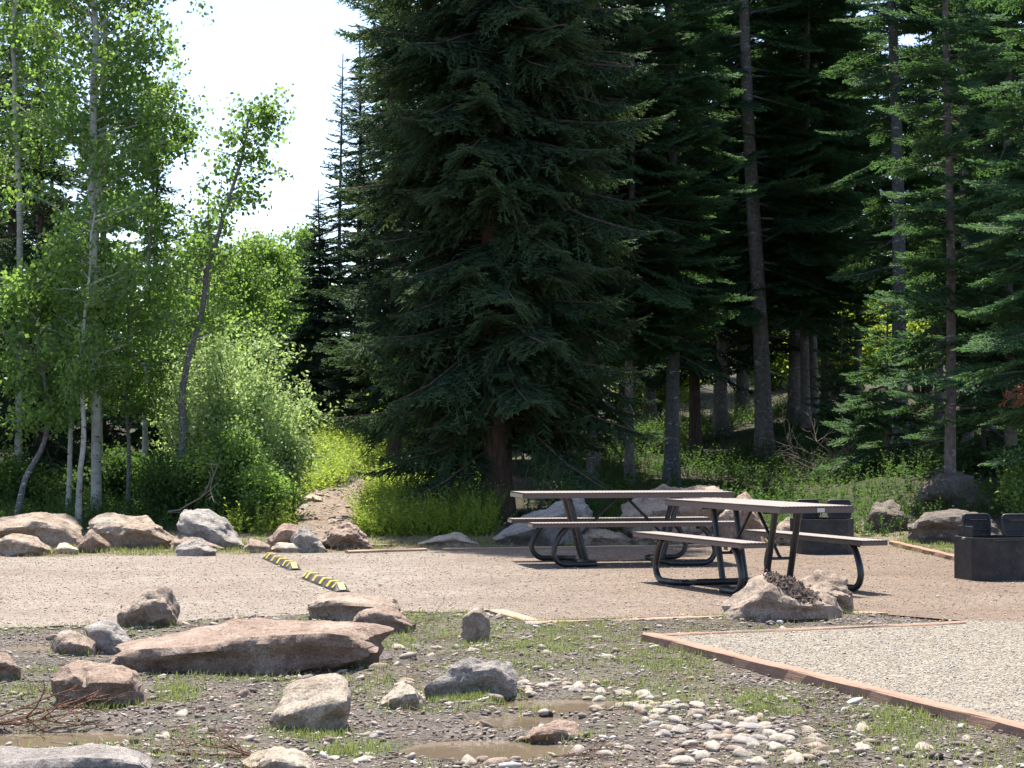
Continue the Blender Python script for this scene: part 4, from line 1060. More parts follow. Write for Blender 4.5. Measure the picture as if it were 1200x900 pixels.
for (px, d) in [(-60, 70), (0, 85), (60, 72), (110, 95), (20, 58), (-120, 55), (470, 46), (505, 41), (540, 48), (556, 37), (615, 51), (655, 47), (730, 43), (762, 52), (815, 41), (870, 52), (932, 45), (968, 49), (1132, 47), (1225, 45), (1290, 38), (1340, 33),
                (450, 60), (520, 62), (590, 60), (690, 63), (745, 66), (800, 60), (850, 66), (900, 62), (930, 76), (980, 80), (1030, 78), (1080, 84), (1130, 78), (1180, 82), (1250, 74), (1290, 52), (1330, 62), (1400, 45), (1450, 56), (1400, 30)]:
    s = rs.uniform(.8, 1.12); copy_tree([p1, p2][rs.randint(2)], px, d, s, rs.uniform(0, 6.28), NL.get((px, d), LB), FARG, s * rs.uniform(.9, 1.1))
# left side conifers behind the aspens
LGp = 'dark conifers behind the aspens on the left'
c1 = conifer(47, d=32, H=7.9, Rm=1.6, z0=.5, r=.12, kind='spruce', seed=31, q=.75, label='dark spruce with pointed top left of the two tall aspen trunks', group=LGp, bark='bark_spruce', shape=.8, inter=.25)
for i, (px, d, s, sz, lab) in enumerate([(-75, 38, 1.2, 1.25, 'tall dark spruce cut off by the left edge of the picture'), (182, 43, .8, .92, 'green spruce behind the aspens, its top right of the big aspen crowns'),
        (118, 41, 1.05, .95, 'dark spruce directly behind the two tall aspen trunks'), (10, 46, 1.3, 1.25, 'dark spruce farthest back on the left'), (245, 60, .95, .8, 'far spruce behind the leaning aspen'),
        (-150, 31, 1.2, 1.3, 'tall dark spruce outside the left edge whose boughs reach in'), (333, 78, .6, .66, 'distant small dark spruce in the bright aspens left of the gap')]):
    copy_tree(c1, px, d, s, i * 1.3 + .5, lab, LGp, sz)
# rust coloured dead bough at the right edge
Qd, Td = spray(.8, 'fir', np.random.RandomState(4), .8)
o = link('dead_bough', quads_mesh('dead_bough', Qd, M['needle_dead'], Td)); 
o.location = (x_at(1252, 25.2), 25.2, z_at(1252, 452, 25.2)); o.rotation_euler = (math.radians(50), math.radians(12), math.radians(180)); tag(o, 'rust red dead bough hanging at the right edge above the near fire ring', 'branch')

# ------------------------------------------------------------------ broadleaf trees
def leaves(cent, n, spread, size, rs, hang=.6, narrow=.8):
    """n small leaves round each centre"""
    C_ = np.repeat(cent, n, 0) + rs.normal(0, 1, (len(cent) * n, 3)) * np.asarray(spread)
    d = rs.normal(0, 1, C_.shape); d[:, 2] -= hang; d = nrmz(d)
    w = nrmz(np.cross(d, rs.normal(0, 1, C_.shape)))
    s = size * rs.uniform(.6, 1.25, len(C_))[:, None]
    # four cornered leaf: stalk end, two shoulders, tip
    Q = np.stack([C_, C_ + d * s * .45 + w * s * .5 * narrow, C_ + d * s, C_ + d * s * .45 - w * s * .5 * narrow], 1)
    return Q

def broadleaf(name, pts, r0, label, cat, leafm, bark, seed, n_br, br_len, z_start, nleaf, size, spread, group=None, up=.35, twigs=4, narrow=.8, sides=10, fork=None, thin=1.0, topr=.25):
    """pts: world points of the stem, first one on the ground"""
    rs = np.random.RandomState(seed)
    base = Vector(pts[0]); t = empty(name, base); tag(t, label, cat, group)
    P = cr(np.array(pts) - np.array(pts[0]), 26, .2); n = len(P)
    P[:, :2] += np.c_[fbm(P[:, 2] * .9, P[:, 2] * 0 + seed, 0, 1, 3), fbm(P[:, 2] * .9, P[:, 2] * 0 + seed, 3, 2, 3)] * .10 * np.minimum(1, P[:, 2:3])
    Hh = P[-1, 2]
    rad = [r0 * (1 - (1 - topr) * i / (n - 1)) * (1 + .35 * math.exp(-P[i, 2] * 4)) for i in range(n)]
    P[0, 2] -= .3
    limbs = []; cents = []
    for i in range(n_br):
        u = rs.uniform(0, 1) ** .9; z = z_start + (Hh - z_start) * u
        k = int(np.clip(np.searchsorted(P[:, 2], z), 1, n - 1)); b = P[k - 1] + (P[k] - P[k - 1]) * ((z - P[k - 1, 2]) / max(1e-6, P[k, 2] - P[k - 1, 2]))
        L = br_len(z / Hh) * rs.uniform(.55, 1.15); a = rs.uniform(0, 6.28)
        d = nrmz(np.array([math.cos(a), math.sin(a), up + rs.uniform(-.25, .35)]))
        q = b.copy(); bp = [q.copy()]
        for s_ in range(5):
            q = q + d * L / 5; d = nrmz(d + rs.normal(0, .14, 3) + np.array([0, 0, .04])); bp.append(q.copy())
        bp = np.array(bp); limbs.append((bp, .005 + .010 * L * (1 if r0 > .04 else .7)))
        cents += [bp[j] for j in range(2, 6)]
        for _ in range(twigs):
            j = rs.randint(1, 5); l2 = L * rs.uniform(.2, .5); e_ = nrmz(d + rs.normal(0, .7, 3)); tw = np.array([bp[j], bp[j] + e_ * l2 * .5, bp[j] + e_ * l2 + np.array([0, 0, -.03])])
            limbs.append((tw, .004)); cents += [tw[1], tw[2], (tw[1] + tw[2]) / 2]
    cents.append(P[-1]); cents.append(P[-2])
    cents = np.array(cents)
    if thin < 1: cents = cents[rs.rand(len(cents)) < thin]
    Q = leaves(cents, nleaf, spread, size, rs, narrow=narrow)
    tn = np.clip(rs.normal(.45, .27, len(Q)), 0, 1)
    trunk_mesh([tuple(p) for p in P], rad, limbs, sides).build('trunk', M[bark], t, smooth=60)
    link('crown', quads_mesh('crown', Q, M[leafm], tn), t)
    return t

def stem(pxs, d, dd=0.0):
    """stem points from photo pixels at depth d (dd = lean toward / away)"""
    x0, y0 = x_at(pxs[0][0], d), d
    out = [(x0, y0, zt1(x0, y0))]
    for i, (px, py) in enumerate(pxs[1:]):
        y = d + dd * (i + 1) / len(pxs); out.append((x_at(px, y), y, z_at(px, py, y)))
    return out
AG = 'aspens on the left'
full = lambda u: 1.25 if u < .8 else 1.0
broadleaf('aspen_tree', stem([(113, 612), (112, 480), (110, 300), (107, 120), (106, -60), (104, -130)], 29), .072, 'tallest straight pale aspen, the thick trunk standing at the left behind the boulders', 'aspen', 'leaf_aspen', 'bark_aspen', 41, 62, lambda u: 1.35, 3.9, 12, .076, (.10, .10, .07), AG, topr=.5)
broadleaf('aspen_tree', stem([(117, 612), (114, 420), (115, 240), (121, 90), (127, -60), (130, -180)], 30.5), .058, 'pale aspen whose trunk crosses the sky just right of the tallest one', 'aspen', 'leaf_aspen', 'bark_aspen', 42, 55, lambda u: 1.3, 4.6, 12, .076, (.10, .10, .07), AG, topr=.5)
broadleaf('aspen_tree', stem([(92, 612), (95, 520), (101, 400), (107, 320), (108, 250)], 27.5), .042, 'thin pale curved aspen stem left of the tallest trunk', 'aspen', 'leaf_aspen', 'bark_aspen', 43, 30, lambda u: .75, 1.7, 9, .062, (.09, .09, .07), AG)
broadleaf('aspen_tree', stem([(205, 592), (208, 540), (212, 470), (221, 420), (237, 372), (247, 300), (262, 240), (280, 180), (292, 128)], 28.5), .062, 'crooked aspen leaning right with a sparse top against the sky', 'aspen', 'leaf_aspen', 'bark_grey', 44, 40, lambda u: 1.0 - .45 * u, 2.2, 9, .070, (.09, .09, .07), AG, thin=.65)
broadleaf('aspen_tree', stem([(18, 604), (30, 560), (52, 520), (58, 470), (50, 400), (45, 330)], 28), .045, 'bent young aspen low at the left edge with a sideways curved stem', 'aspen', 'leaf_aspen', 'bark_grey', 45, 36, lambda u: .85, 1.1, 10, .070, (.09, .09, .07), AG)
broadleaf('aspen_tree', stem([(80, 604), (84, 520), (88, 440), (84, 360), (88, 300)], 29), .040, 'slim grey aspen stem between the bent young one and the thin pale one', 'aspen', 'leaf_aspen', 'bark_aspen', 46, 34, lambda u: .85, 1.7, 10, .070, (.09, .09, .07), AG)
broadleaf('aspen_tree', stem([(20, 610), (22, 400), (18, 200), (12, 20), (10, -150)], 31), .06, 'tall aspen at the left edge with crown filling the top left corner', 'aspen', 'leaf_aspen', 'bark_aspen', 47, 36, lambda u: 1.05, 4.6, 11, .076, (.11, .11, .08), AG, topr=.5)
broadleaf('aspen_tree', stem([(168, 600), (172, 480), (168, 380), (175, 300), (180, 200), (178, 90)], 36), .05, 'aspen behind and right of the two tall trunks with thin upper stem', 'aspen', 'leaf_aspen', 'bark_aspen', 48, 50, lambda u: 1.0, 2.2, 14, .076, (.11, .11, .08), AG)
broadleaf('aspen_tree', stem([(150, 600), (148, 500), (152, 420), (150, 330)], 29.5), .035, 'short leafy aspen just right of the tallest trunk', 'aspen', 'leaf_aspen', 'bark_grey', 50, 36, lambda u: .8, 1.2, 10, .062, (.10, .10, .08), AG)
# brighter aspens on the slope beyond the bush
BG_ = 'bright aspens on the slope beyond the willow'
k = 0
for (px, top, d, lab) in [(245, 300, 40, 'bright aspen right behind the leaning one'), (280, 285, 46, 'bright aspen above the willow, left of two with tops near the sky'), (318, 290, 57, 'bright aspen above the right side of the willow'), (340, 335, 62, 'small bright aspen beside the lone short spruce'),
                          (305, 345, 56, 'pale far aspen above the middle of the willow'), (265, 330, 62, 'pale far aspen on the left of the slope'), (350, 275, 66, 'farthest pale aspen with its tip beside the sky gap'), (215, 330, 50, 'shaded aspen behind the leaning stem'), (320, 310, 72, 'pale distant aspen between the others'), (290, 300, 80, 'most distant pale aspen on the slope')]:
    q = min(1, 38 / d); zz = z_at(px, top, d)
    x0 = x_at(px, d); z0_ = zt1(x0, d); Hh = zz - z0_
    broadleaf('aspen_tree', [(x0, d, z0_), (x0 + .1, d, z0_ + Hh * .3), (x0 - .05, d + .1, z0_ + Hh * .65), (x0 + .05, d, zz)], .05, lab, 'aspen', 'leaf_aspen', 'bark_aspen', 70 + k, int(44 * (1.3 if d > 50 else 1)), lambda u: 1.25 * (1.15 - .7 * u) + .1, Hh * .12,
              int(13 * q + 4), .066 / q ** .8, (.16, .16, .12), BG_, sides=6)
    k += 1

def bush(name, px, base, d, w, h, label, cat, leafm, barkm, seed, stems=14, nleaf=12, size=.05, narrow=.45, group=None, spread=(.08, .08, .07), lean=0):
    rs = np.random.RandomState(seed)
    if d is None: x0, y0 = ground_at(px, base)
    else: x0, y0 = x_at(px, d), d
    z0_ = zt1(x0, y0); t = empty(name, (x0, y0, z0_)); tag(t, label, cat, group)
    mb = MB(); cents = []
    for i in range(stems):
        a = rs.uniform(0, 6.28); rr = rs.uniform(.3, 1) ** .7
        tip = np.array([math.cos(a) * w * .5 * rr + lean, math.sin(a) * w * .42 * rr, h * math.sqrt(max(.05, 1 - .75 * rr ** 2)) * rs.uniform(.8, 1.08)])
        b = np.array([math.cos(a) * .18 * rr, math.sin(a) * .18 * rr, -.15])
        P = cr(np.array([b, b * .5 + tip * np.array([.25, .25, .4]), tip * np.array([.65, .65, .78]), tip]), 9, .2); P[2:, :] += rs.normal(0, .03, (7, 3))
        mb.tube([tuple(p) for p in P], [.016 * (1 - .75 * k / 8) * (h / 2.2) + .002 for k in range(9)], 5, cap=False)
        for k in range(3, 9):
            cents.append(P[k])
            for _ in range(3):
                e_ = nrmz(rs.normal(0, 1, 3) + np.array([0, 0, .35])) * rs.uniform(.12, .38) * (w / 2 + .1)
                cents += [P[k] + e_, P[k] + e_ * .55]
                if rs.rand() < .5: mb.tube([tuple(P[k]), tuple(P[k] + e_)], [.004, .002], 3, cap=False)
    mb.build('stems', M[barkm], t, smooth=60)
    cents = np.array(cents); cents[:, 2] = np.maximum(cents[:, 2], .06)
    Q = leaves(cents, nleaf, spread, size, rs, hang=.1, narrow=narrow)
    link('foliage', quads_mesh('foliage', Q, M[leafm], np.clip(rs.normal(.5, .22, len(Q)), 0, 1)), t)
    return t
SG = 'leafy shrubs along the left slope'
bush('willow_bush', 285, 620, 29.2, 2.1, 2.6, 'large silvery bright willow bush with dark upright stems left of the trail', 'willow', 'leaf_willow', 'bark_willow', 81, 30, 18, .07, .5, SG)
bush('willow_bush', 235, 620, 30.4, 1.6, 2.45, 'second silvery willow, behind the leaning aspen stem', 'willow', 'leaf_willow', 'bark_willow', 82, 22, 16, .068, .5, SG)
bush('shrub', 322, 620, 28.8, 1.0, 1.5, 'bright green shrub hanging over the left side of the trail', 'shrub', 'leaf_willow', 'bark_willow', 83, 16, 13, .06, .6, SG)
bush('shrub', 255, 620, 27.9, 1.2, 1.25, 'dense green shrub directly behind the leaning grey slab', 'shrub', 'leaf_aspen', 'bark_willow', 84, 18, 17, .05, .7, SG)
bush('shrub', 200, 620, 28.0, 1.0, 1.0, 'dark green shrub behind the cracked tan boulder', 'shrub', 'leaf_shrub', 'bark_willow', 85, 14, 16, .05, .7, SG)
bush('shrub', 305, 620, 27.6, .9, .8, 'low bright shrub behind the small rounded tan stone', 'shrub', 'leaf_aspen', 'bark_willow', 86, 12, 15, .05, .7, SG)
bush('shrub', 150, 620, 30.5, 1.3, .9, 'shaded shrub beneath the tallest aspen', 'shrub', 'leaf_shrub', 'bark_willow', 87, 14, 14, .055, .7, SG)
bush('shrub', 40, 620, 30.0, 1.5, .8, 'low dark shrub behind the broad pale boulder at the left', 'shrub', 'leaf_shrub', 'bark_willow', 88, 14, 14, .055, .7, SG)
bush('shrub', 1215, 620, 26.2, 1.0, 1.15, 'sunlit pale leaved shrub at the right edge behind the near fire ring', 'shrub', 'leaf_aspen', 'bark_willow', 89, 12, 12, .05, .8, SG)
# sunlit growth glimpsed between the trunks
UG = 'sunlit shrubs glimpsed between the forest trunks'
for i, (px, d, w, h, lab) in enumerate([(975, 54, 4.0, 2.4, 'bright sunlit thicket seen between trunks right of the pale trunk'), (1082, 56, 3.5, 4.6, 'bright thicket right of the speckled trunk'), (1160, 54, 4.0, 4.8, 'brightest yellow green thicket toward the right edge'),
                                        (640, 52, 2.2, 1.8, 'small bright bush low between the great spruce and the next trunk'), (765, 54, 2.4, 2.4, 'small bright bush behind the grey trunk above the far table'), (905, 58, 2.5, 2.6, 'bright bush behind the pale trunk')]):
    bush('shrub', px, 600, d, w, h, lab, 'shrub', 'leaf_meadow', 'bark_willow', 95 + i, 26, 12, .12, .8, UG, spread=(.3, .3, .2))

# ------------------------------------------------------------------ meadow, undergrowth, grass
def herb_field(name, N, region, leafm, label, seed, h=(.25, .6), lsize=.07, per=9, kind='stuff', zoff=0, narrow=.42, lean=.12):
    rs = np.random.RandomState(seed); x, y = region(rs, N); z = zt(x, y) - .01 + zoff
    H_ = rs.uniform(h[0], h[1], len(x)) * (1 + .35 * fbm(x * 1.3, y * 1.3, 0, seed, 3))
    k = np.arange(per)[None, :] / (per - 1)
    ln = rs.normal(0, lean, (len(x), 2))
    px_ = x[:, None] + ln[:, :1] * k * H_[:, None] * 2; py_ = y[:, None] + ln[:, 1:] * k * H_[:, None] * 2; pz_ = z[:, None] + (.12 + .88 * k) * H_[:, None]
    B = np.stack([px_, py_, pz_], -1).reshape(-1, 3)
    a = rs.uniform(0, 6.28, len(B)); d = nrmz(np.stack([np.cos(a), np.sin(a), rs.uniform(-.1, .9, len(B))], -1))
    s = lsize * rs.uniform(.6, 1.3, len(B))[:, None] * (1.15 - .55 * np.tile(k, (len(x), 1)).reshape(-1, 1))
    w = nrmz(np.cross(d, np.array([0, 0, 1.0]) + rs.normal(0, .25, B.shape)))
    Q = np.stack([B, B + d * s * .5 + w * s * .5 * narrow, B + d * s, B + d * s * .5 - w * s * .5 * narrow], 1)
    # stalks
    S0 = np.stack([x, y, z], -1); S1 = np.stack([px_[:, -1], py_[:, -1], pz_[:, -1]], -1)
    Q2 = strips(S0, S1, .006, np.tile([1.0, 0, 0], (len(x), 1)))
    Q = np.concatenate([Q, Q2]); tn = np.r_[np.clip(rs.normal(.5, .25, len(B)), 0, 1), np.full(len(x), .3)]
    o = link(name, quads_mesh(name, Q, M[leafm], tn)); tag(o, label, name.replace('_', ' '), kind=kind); return o

def reg(xa, xb, ya, yb, cond=None):
    def f(rs, N):
        x = rs.uniform(xa, xb, N); y = rs.uniform(ya, yb, N)
        m_ = np.ones(N, bool) if cond is None else cond(x, y); return x[m_], y[m_]
    return f
nt_ = lambda x, y: ~on_trail(x, y, .5 + .16 * fbm(x * 3, y * 3, 0, 44, 3))
herb_field('meadow_herbs', 9000, reg(-4.2, -.25, 26.6, 50, lambda x, y: nt_(x, y) & (x > -3.7 - (y - 27) * .03) & (x < -.35 + .0 * y) & (fbm(x * .8, y * .8, 0, 4, 3) > -.28)), 'leaf_meadow', 'bright yellow green herbs covering the sunlit clearing', 1, (.18, .5), .085, 9)
herb_field('meadow_herbs', 2300, reg(-2.1, -.2, 26.4, 30.5, nt_), 'leaf_meadow', 'bright leafy herbs right of the trail mouth', 2, (.12, .55), .075, 10, lean=.22)
herb_field('meadow_herbs', 6000, reg(-6.5, -.5, 48, 72), 'leaf_meadow', 'sunlit herbs on the far end of the clearing', 12, (.3, .8), .16, 8)
herb_field('forest_undergrowth', 15000, reg(.4, 14.5, 27.2, 50, lambda x, y: fbm(x * .6, y * .6, 0, 6, 3) > -.18), 'leaf_shrub', 'dark green herbs covering the forest floor behind the tables', 3, (.15, .5), .085, 9)
herb_field('forest_undergrowth', 1500, reg(.2, 7.6, 26.2, 28.6, lambda x, y: fbm(x * 1.6, y * 1.6, 0, 16, 3) > -.05), 'leaf_shrub', 'leafy stems right behind the boulders and tables', 4, (.15, .42), .06, 11)
herb_field('forest_undergrowth', 6000, reg(-10, -3.2, 27.0, 38, nt_), 'leaf_shrub', 'dark green herbs beneath the aspens', 5, (.12, .38), .08, 9)

def tufts(name, pts, blades, h, w, leafm, label, seed, spread=.05, kind='stuff', zf=None):
    rs = np.random.RandomState(seed); n = len(pts) * blades
    C_ = np.repeat(pts, blades, 0) + rs.normal(0, spread, (n, 2))
    z = (zt(C_[:, 0], C_[:, 1]) if zf is None else zf(C_)) - .008
    B = np.c_[C_, z]; a = rs.uniform(0, 6.28, n); hh = h * rs.uniform(.4, 1.3, n)
    d = np.stack([np.cos(a) * rs.uniform(.1, .7, n), np.sin(a) * rs.uniform(.1, .7, n), np.ones(n)], -1)
    mid = B + d * hh[:, None] * .55 * np.array([.6, .6, 1]); tip = B + d * hh[:, None]
    wd = np.stack([-np.sin(a), np.cos(a), np.zeros(n)], -1)
    Q = np.concatenate([strips(B, mid, w, wd, .8), strips(mid, tip, w * .8, wd, .1)])
    tn = np.tile(np.clip(rs.normal(.5, .25, n), 0, 1), 2)
    o = link(name, quads_mesh(name, Q, M[leafm], tn)); tag(o, label, name.replace('_', ' '), kind=kind); return o

def near_pts(N, seed, thr, sc=1.3, s=5, y0=8.1, y1=16.2):
    rs = np.random.RandomState(seed); y = rs.uniform(y0, y1, N); x = rs.uniform(-.34, .34, N) * y
    ok = ~in_poly(x, y, LOT) & ~in_poly(x, y, PAD) & (fbm(x * sc, y * sc, 0, s, 4) > thr)
    for (cx, cy, rx, ry) in PUD: ok &= np.hypot((x - cx) / rx, (y - cy) / ry) > 1.05
    return np.stack([x, y], -1)[ok]
tufts('short_grass', near_pts(3200, 1, .10), 14, .045, .0045, 'grass', 'short green grass in patches over the muddy foreground', 1, .045)
tufts('short_grass', near_pts(6400, 2, -.05, 1.3, 5), 4, .03, .004, 'grass', 'thin sprouts of grass between the grit', 2, .07)
tufts('dry_grass', near_pts(1500, 3, .02, 2.1, 9), 6, .05, .003, 'dry_grass', 'sparse dry grass among the grit', 3, .05)
# named green patches seen in the photo
pp = []
rs = np.random.RandomState(8)
for (px, py, rx, ry, n) in [(640, 752, 90, 18, 260), (780, 775, 60, 20, 160), (940, 726, 90, 4, 150), (880, 728, 60, 3, 90), (1010, 800, 60, 12, 90), (1060, 850, 70, 18, 150), (900, 830, 50, 14, 90), (500, 735, 60, 12, 110), (470, 755, 30, 8, 50),
                            (360, 862, 40, 6, 60), (300, 797, 130, 3, 40), (550, 820, 60, 5, 70), (410, 880, 30, 8, 50), (210, 815, 26, 12, 70), (120, 832, 40, 4, 40), (620, 880, 20, 6, 20), (850, 765, 60, 10, 80), (560, 752, 20, 5, 30), (20, 815, 50, 10, 50)]:
    for _ in range(n):
        p_ = on_plane(px + rs.normal(0, rx * .55), min(py + rs.normal(0, ry * .6), 898), -.05)
        pp.append(p_)
pp = np.array(pp); ok = ~in_poly(pp[:, 0], pp[:, 1], LOT) & ~in_poly(pp[:, 0], pp[:, 1], PAD); pp = pp[ok]
tufts('short_grass', pp, 12, .042, .0045, 'grass', 'brighter green grass patches around rocks and along the kerbs', 4, .05)
# grass, soil crumbs and grit gathered against the feet of the foreground boulders
rs = np.random.RandomState(77); bp = []
for B_ in BASES:
    C2 = cr(B_, max(8, int(np.linalg.norm(B_[-1] - B_[0]) / .02)), 1.0)
    k_ = fbm(C2[:, 0] * 5, C2[:, 1] * 5, 0, 71, 3) > -.12
    bp.append((C2 + rs.normal(0, .018, C2.shape) - np.array([0, .03]))[k_])
bp = np.concatenate(bp)
tufts('short_grass', bp, 9, .05, .0045, 'grass', 'grass growing against the feet of the foreground boulders', 9, .022)
FEET = np.concatenate([cr(B_, max(10, int(np.linalg.norm(B_[-1] - B_[0]) / .006)), 1.0) for B_ in BASES])
FEET = FEET + np.c_[rs.normal(0, .02, len(FEET)), -np.abs(rs.normal(0, .035, len(FEET)))]
# strip between the gravel and the left boulders, and behind the tables
sp_ = []
for _ in range(1500):
    px = rs.uniform(-20, 1130); py = rs.uniform(637, 655)
    x, y = on_plane(px, py); 
    sp_.append((x, y + rs.uniform(0, .8)))
sp_ = np.array(sp_); ok = ~in_poly(sp_[:, 0], sp_[:, 1], LOT) & ~on_trail(sp_[:, 0], sp_[:, 1], .5); sp_ = sp_[ok]
ok = fbm(sp_[:, 0] * 1.2, sp_[:, 1] * 1.2, 0, 12, 3) > -.12
tufts('verge_grass', sp_[ok], 16, .06, .008, 'grass', 'short grass along the far edge of the gravel', 6, .07)
tufts('dry_grass', sp_[~ok], 12, .05, .007, 'dry_grass', 'dry grass and litter along the far edge of the gravel', 7, .07)

# ------------------------------------------------------------------ loose stones
def ico():
    t = (1 + 5 ** .5) / 2
    V = np.array([(-1, t, 0), (1, t, 0), (-1, -t, 0), (1, -t, 0), (0, -1, t), (0, 1, t), (0, -1, -t), (0, 1, -t), (t, 0, -1), (t, 0, 1), (-t, 0, -1), (-t, 0, 1)], float)
    F_ = np.array([(0, 11, 5), (0, 5, 1), (0, 1, 7), (0, 7, 10), (0, 10, 11), (1, 5, 9), (5, 11, 4), (11, 10, 2), (10, 7, 6), (7, 1, 8), (3, 9, 4), (3, 4, 2), (3, 2, 6), (3, 6, 8), (3, 8, 9), (4, 9, 5), (2, 4, 11), (6, 2, 10), (8, 6, 7), (9, 8, 1)])
    return V / np.linalg.norm(V[0]), F_
IV, IF = ico()
def m_stone(name):
    m, nt, p, o = mat(name); g = G(nt)
    at = g.n('ShaderNodeAttribute', attribute_name='tint').outputs['Fac']
    col = g.ramp(at, [(0, (.07, .055, .045)), (.3, (.17, .135, .115)), (.5, (.28, .215, .18)), (.7, (.34, .31, .285)), (.88, (.48, .44, .39)), (1, (.6, .57, .52))])
    g.l(g.mix(1.0, col, g.ramp(g.noise(g.pos(), 60, 3), [(.3, g3(.75)), (.7, g3(1.15))]), 'MULTIPLY'), p.inputs['Base Color']); p.inputs['Roughness'].default_value = .8
    return m
M['stones'] = m_stone('mixed small stones')
def pebbles(name, xy, size, label, seed, flat=.5, zf=None, bury=.25, bias=0.0):
    rs = np.random.RandomState(seed); n = len(xy)
    sc_ = np.stack([size * rs.uniform(.7, 1.5, n), size * rs.uniform(.5, 1.0, n), size * flat * rs.uniform(.5, 1.2, n)], -1)
    V = IV[None] * (1 + rs.normal(0, .16, (n, 12, 1))) * sc_[:, None, :]
    a = rs.uniform(0, 6.28, n); ca, sa = np.cos(a)[:, None], np.sin(a)[:, None]
    X = V[..., 0] * ca - V[..., 1] * sa; Y = V[..., 0] * sa + V[..., 1] * ca; tl = rs.normal(0, .25, (n, 1)); Z = V[..., 2] + X * tl
    z0_ = zt(xy[:, 0], xy[:, 1]) if zf is None else zf
    V = np.stack([X + xy[:, :1], Y + xy[:, 1:], Z + (z0_ + sc_[:, 2] * (1 - bury * 2) * .8)[:, None]], -1)
    Fs = (IF[None] + (np.arange(n) * 12)[:, None, None]).reshape(-1, 3)
    tn = np.repeat(np.clip(rs.beta(2, 2.2, n) + bias, 0, 1), 20)
    o = link(name, mesh_np(name, V.reshape(-1, 3), Fs, M['stones'], tn)); tag(o, label, name.replace('_', ' '), kind='stuff'); return o
rs = np.random.RandomState(17)
def npz(N, seed, thr=-9, sc=1.6, s=15):
    p_ = near_pts(N, seed, thr, sc, s); return p_
P_ = npz(32000, 21); pebbles('grit', P_, .0085 * np.exp(rs.normal(0, .35, len(P_))), 'fine dark and pale grit over the muddy foreground', 31, .6, bias=-.12)
P_ = npz(5200, 22, -.05); pebbles('small_stones', P_, .016 * np.exp(rs.normal(0, .35, len(P_))), 'loose small stones strewn over the foreground', 32, .55, bias=-.08)
P_ = npz(1100, 23, .05, 1.2, 25); pebbles('small_stones', P_, .028 * np.exp(rs.normal(0, .3, len(P_))), 'scattered fist sized stones on the mud', 33, .5, bias=.08)
pebbles('grit', FEET, .010 * np.exp(rs.normal(0, .4, len(FEET))), 'grit and crumbs banked against the feet of the foreground boulders', 37, .6, bias=-.15)
# loose chips on the gravel so that its surface is not flat
y = rs.uniform(9, 15.5, 30000); x = rs.uniform(.03, .29, 30000) * y; ok = in_poly(x, y, PAD); P_ = np.stack([x, y], -1)[ok]
pebbles('gravel_chips', P_, .0042 * np.exp(rs.normal(0, .3, len(P_))), 'loose chips on the pale gravel pad', 34, .6, zf=np.full(len(P_), .005), bias=.22)
y = rs.uniform(14.4, 25.3, 36000); x = rs.uniform(-.27, .27, 36000) * y; ok = in_poly(x, y, LOT); P_ = np.stack([x, y], -1)[ok]
pebbles('gravel_chips', P_, .0048 * np.exp(rs.normal(0, .35, len(P_))), 'loose chips on the tan gravel', 35, .6, zf=np.full(len(P_), .001), bias=.08)

# stones and grit on the trail and litter on the gravel
q_ = np.array(TRAIL)[rs.randint(0, 46, 1300)] + rs.normal(0, .3, (1300, 2))
pebbles('trail_grit', q_, .012 * np.exp(rs.normal(0, .55, len(q_))), 'grit and broken stone on the dirt trail', 36, .6, bias=-.1, zf=zt(q_[:, 0], q_[:, 1]) + .025)
# individual cobbles
cob = []
def cobble_protos():
    out = []
    for s in range(9):
        rs = np.random.RandomState(200 + s)
        # subdivided icosahedron with noise and flattened facets
        V, F_ = IV.copy(), IF
        for _ in range(2):
            nv = list(V); mp = {}; nf = []
            def midp(a, b):
                k_ = (min(a, b), max(a, b))
                if k_ not in mp:
                    q_ = (nv[a] + nv[b]) / 2; nv.append(q_ / np.linalg.norm(q_)); mp[k_] = len(nv) - 1
                return mp[k_]
            for a, b, c in F_:
                ab, bc, ca = midp(a, b), midp(b, c), midp(c, a); nf += [(a, ab, ca), (b, bc, ab), (c, ca, bc), (ab, bc, ca)]
            V, F_ = np.array(nv), np.array(nf)
        for _ in range(7):
            n_ = nrmz(rs.normal(0, 1, 3)); lim = rs.uniform(.62, .85); dd_ = V @ n_; V = V - np.maximum(dd_ - lim, 0)[:, None] * n_ * .85
        f = fbm(V[:, 0] * 1.4 + s * 5, V[:, 1] * 1.4, V[:, 2] * 1.4, s, 4); V = V * (1 + .22 * f)[:, None]
        V = V * np.array([1.0, rs.uniform(.6, .85), rs.uniform(.38, .6)]) * .5
        mm = ['cobble_pale', 'cobble_tan', 'cobble_pale', 'cobble_grey', 'cobble_pink', 'cobble_grey', 'cobble_pale', 'cobble_tan', 'cobble_pale'][s]
        me = mesh_np('cobble', V, F_, M[mm], smooth=True); me.set_sharp_from_angle(angle=math.radians(40)); out.append((me, mm))
    return out
CP = cobble_protos()
def cobbles(spots, label, group, seed, size=(.05, .11)):
    """spots: (px, py, rx, ry, n)"""
    rs = np.random.RandomState(seed); placed = []
    for (px, py, rx, ry, n) in spots:
        for _ in range(n):
            for _t in range(30):
                x, y = on_plane(px + rs.uniform(-rx, rx), py + rs.uniform(-ry, ry), -.05); s = rs.uniform(*size)
                if all(math.hypot(x - a, y - b) > .42 * (s + c) for a, b, c in placed): break
            else: continue
            placed.append((x, y, s)); me, mm = CP[rs.randint(9)]
            o = link('cobble', me); o.location = (x, y, zt1(x, y) + s * .02); o.scale = (s * rs.uniform(.9, 1.3), s * rs.uniform(.85, 1.1), s * rs.uniform(.8, 1.2)); o.rotation_euler = (rs.uniform(-.2, .2), rs.uniform(-.2, .2), rs.uniform(0, 6.28))
            tag(o, label, 'stone', group)
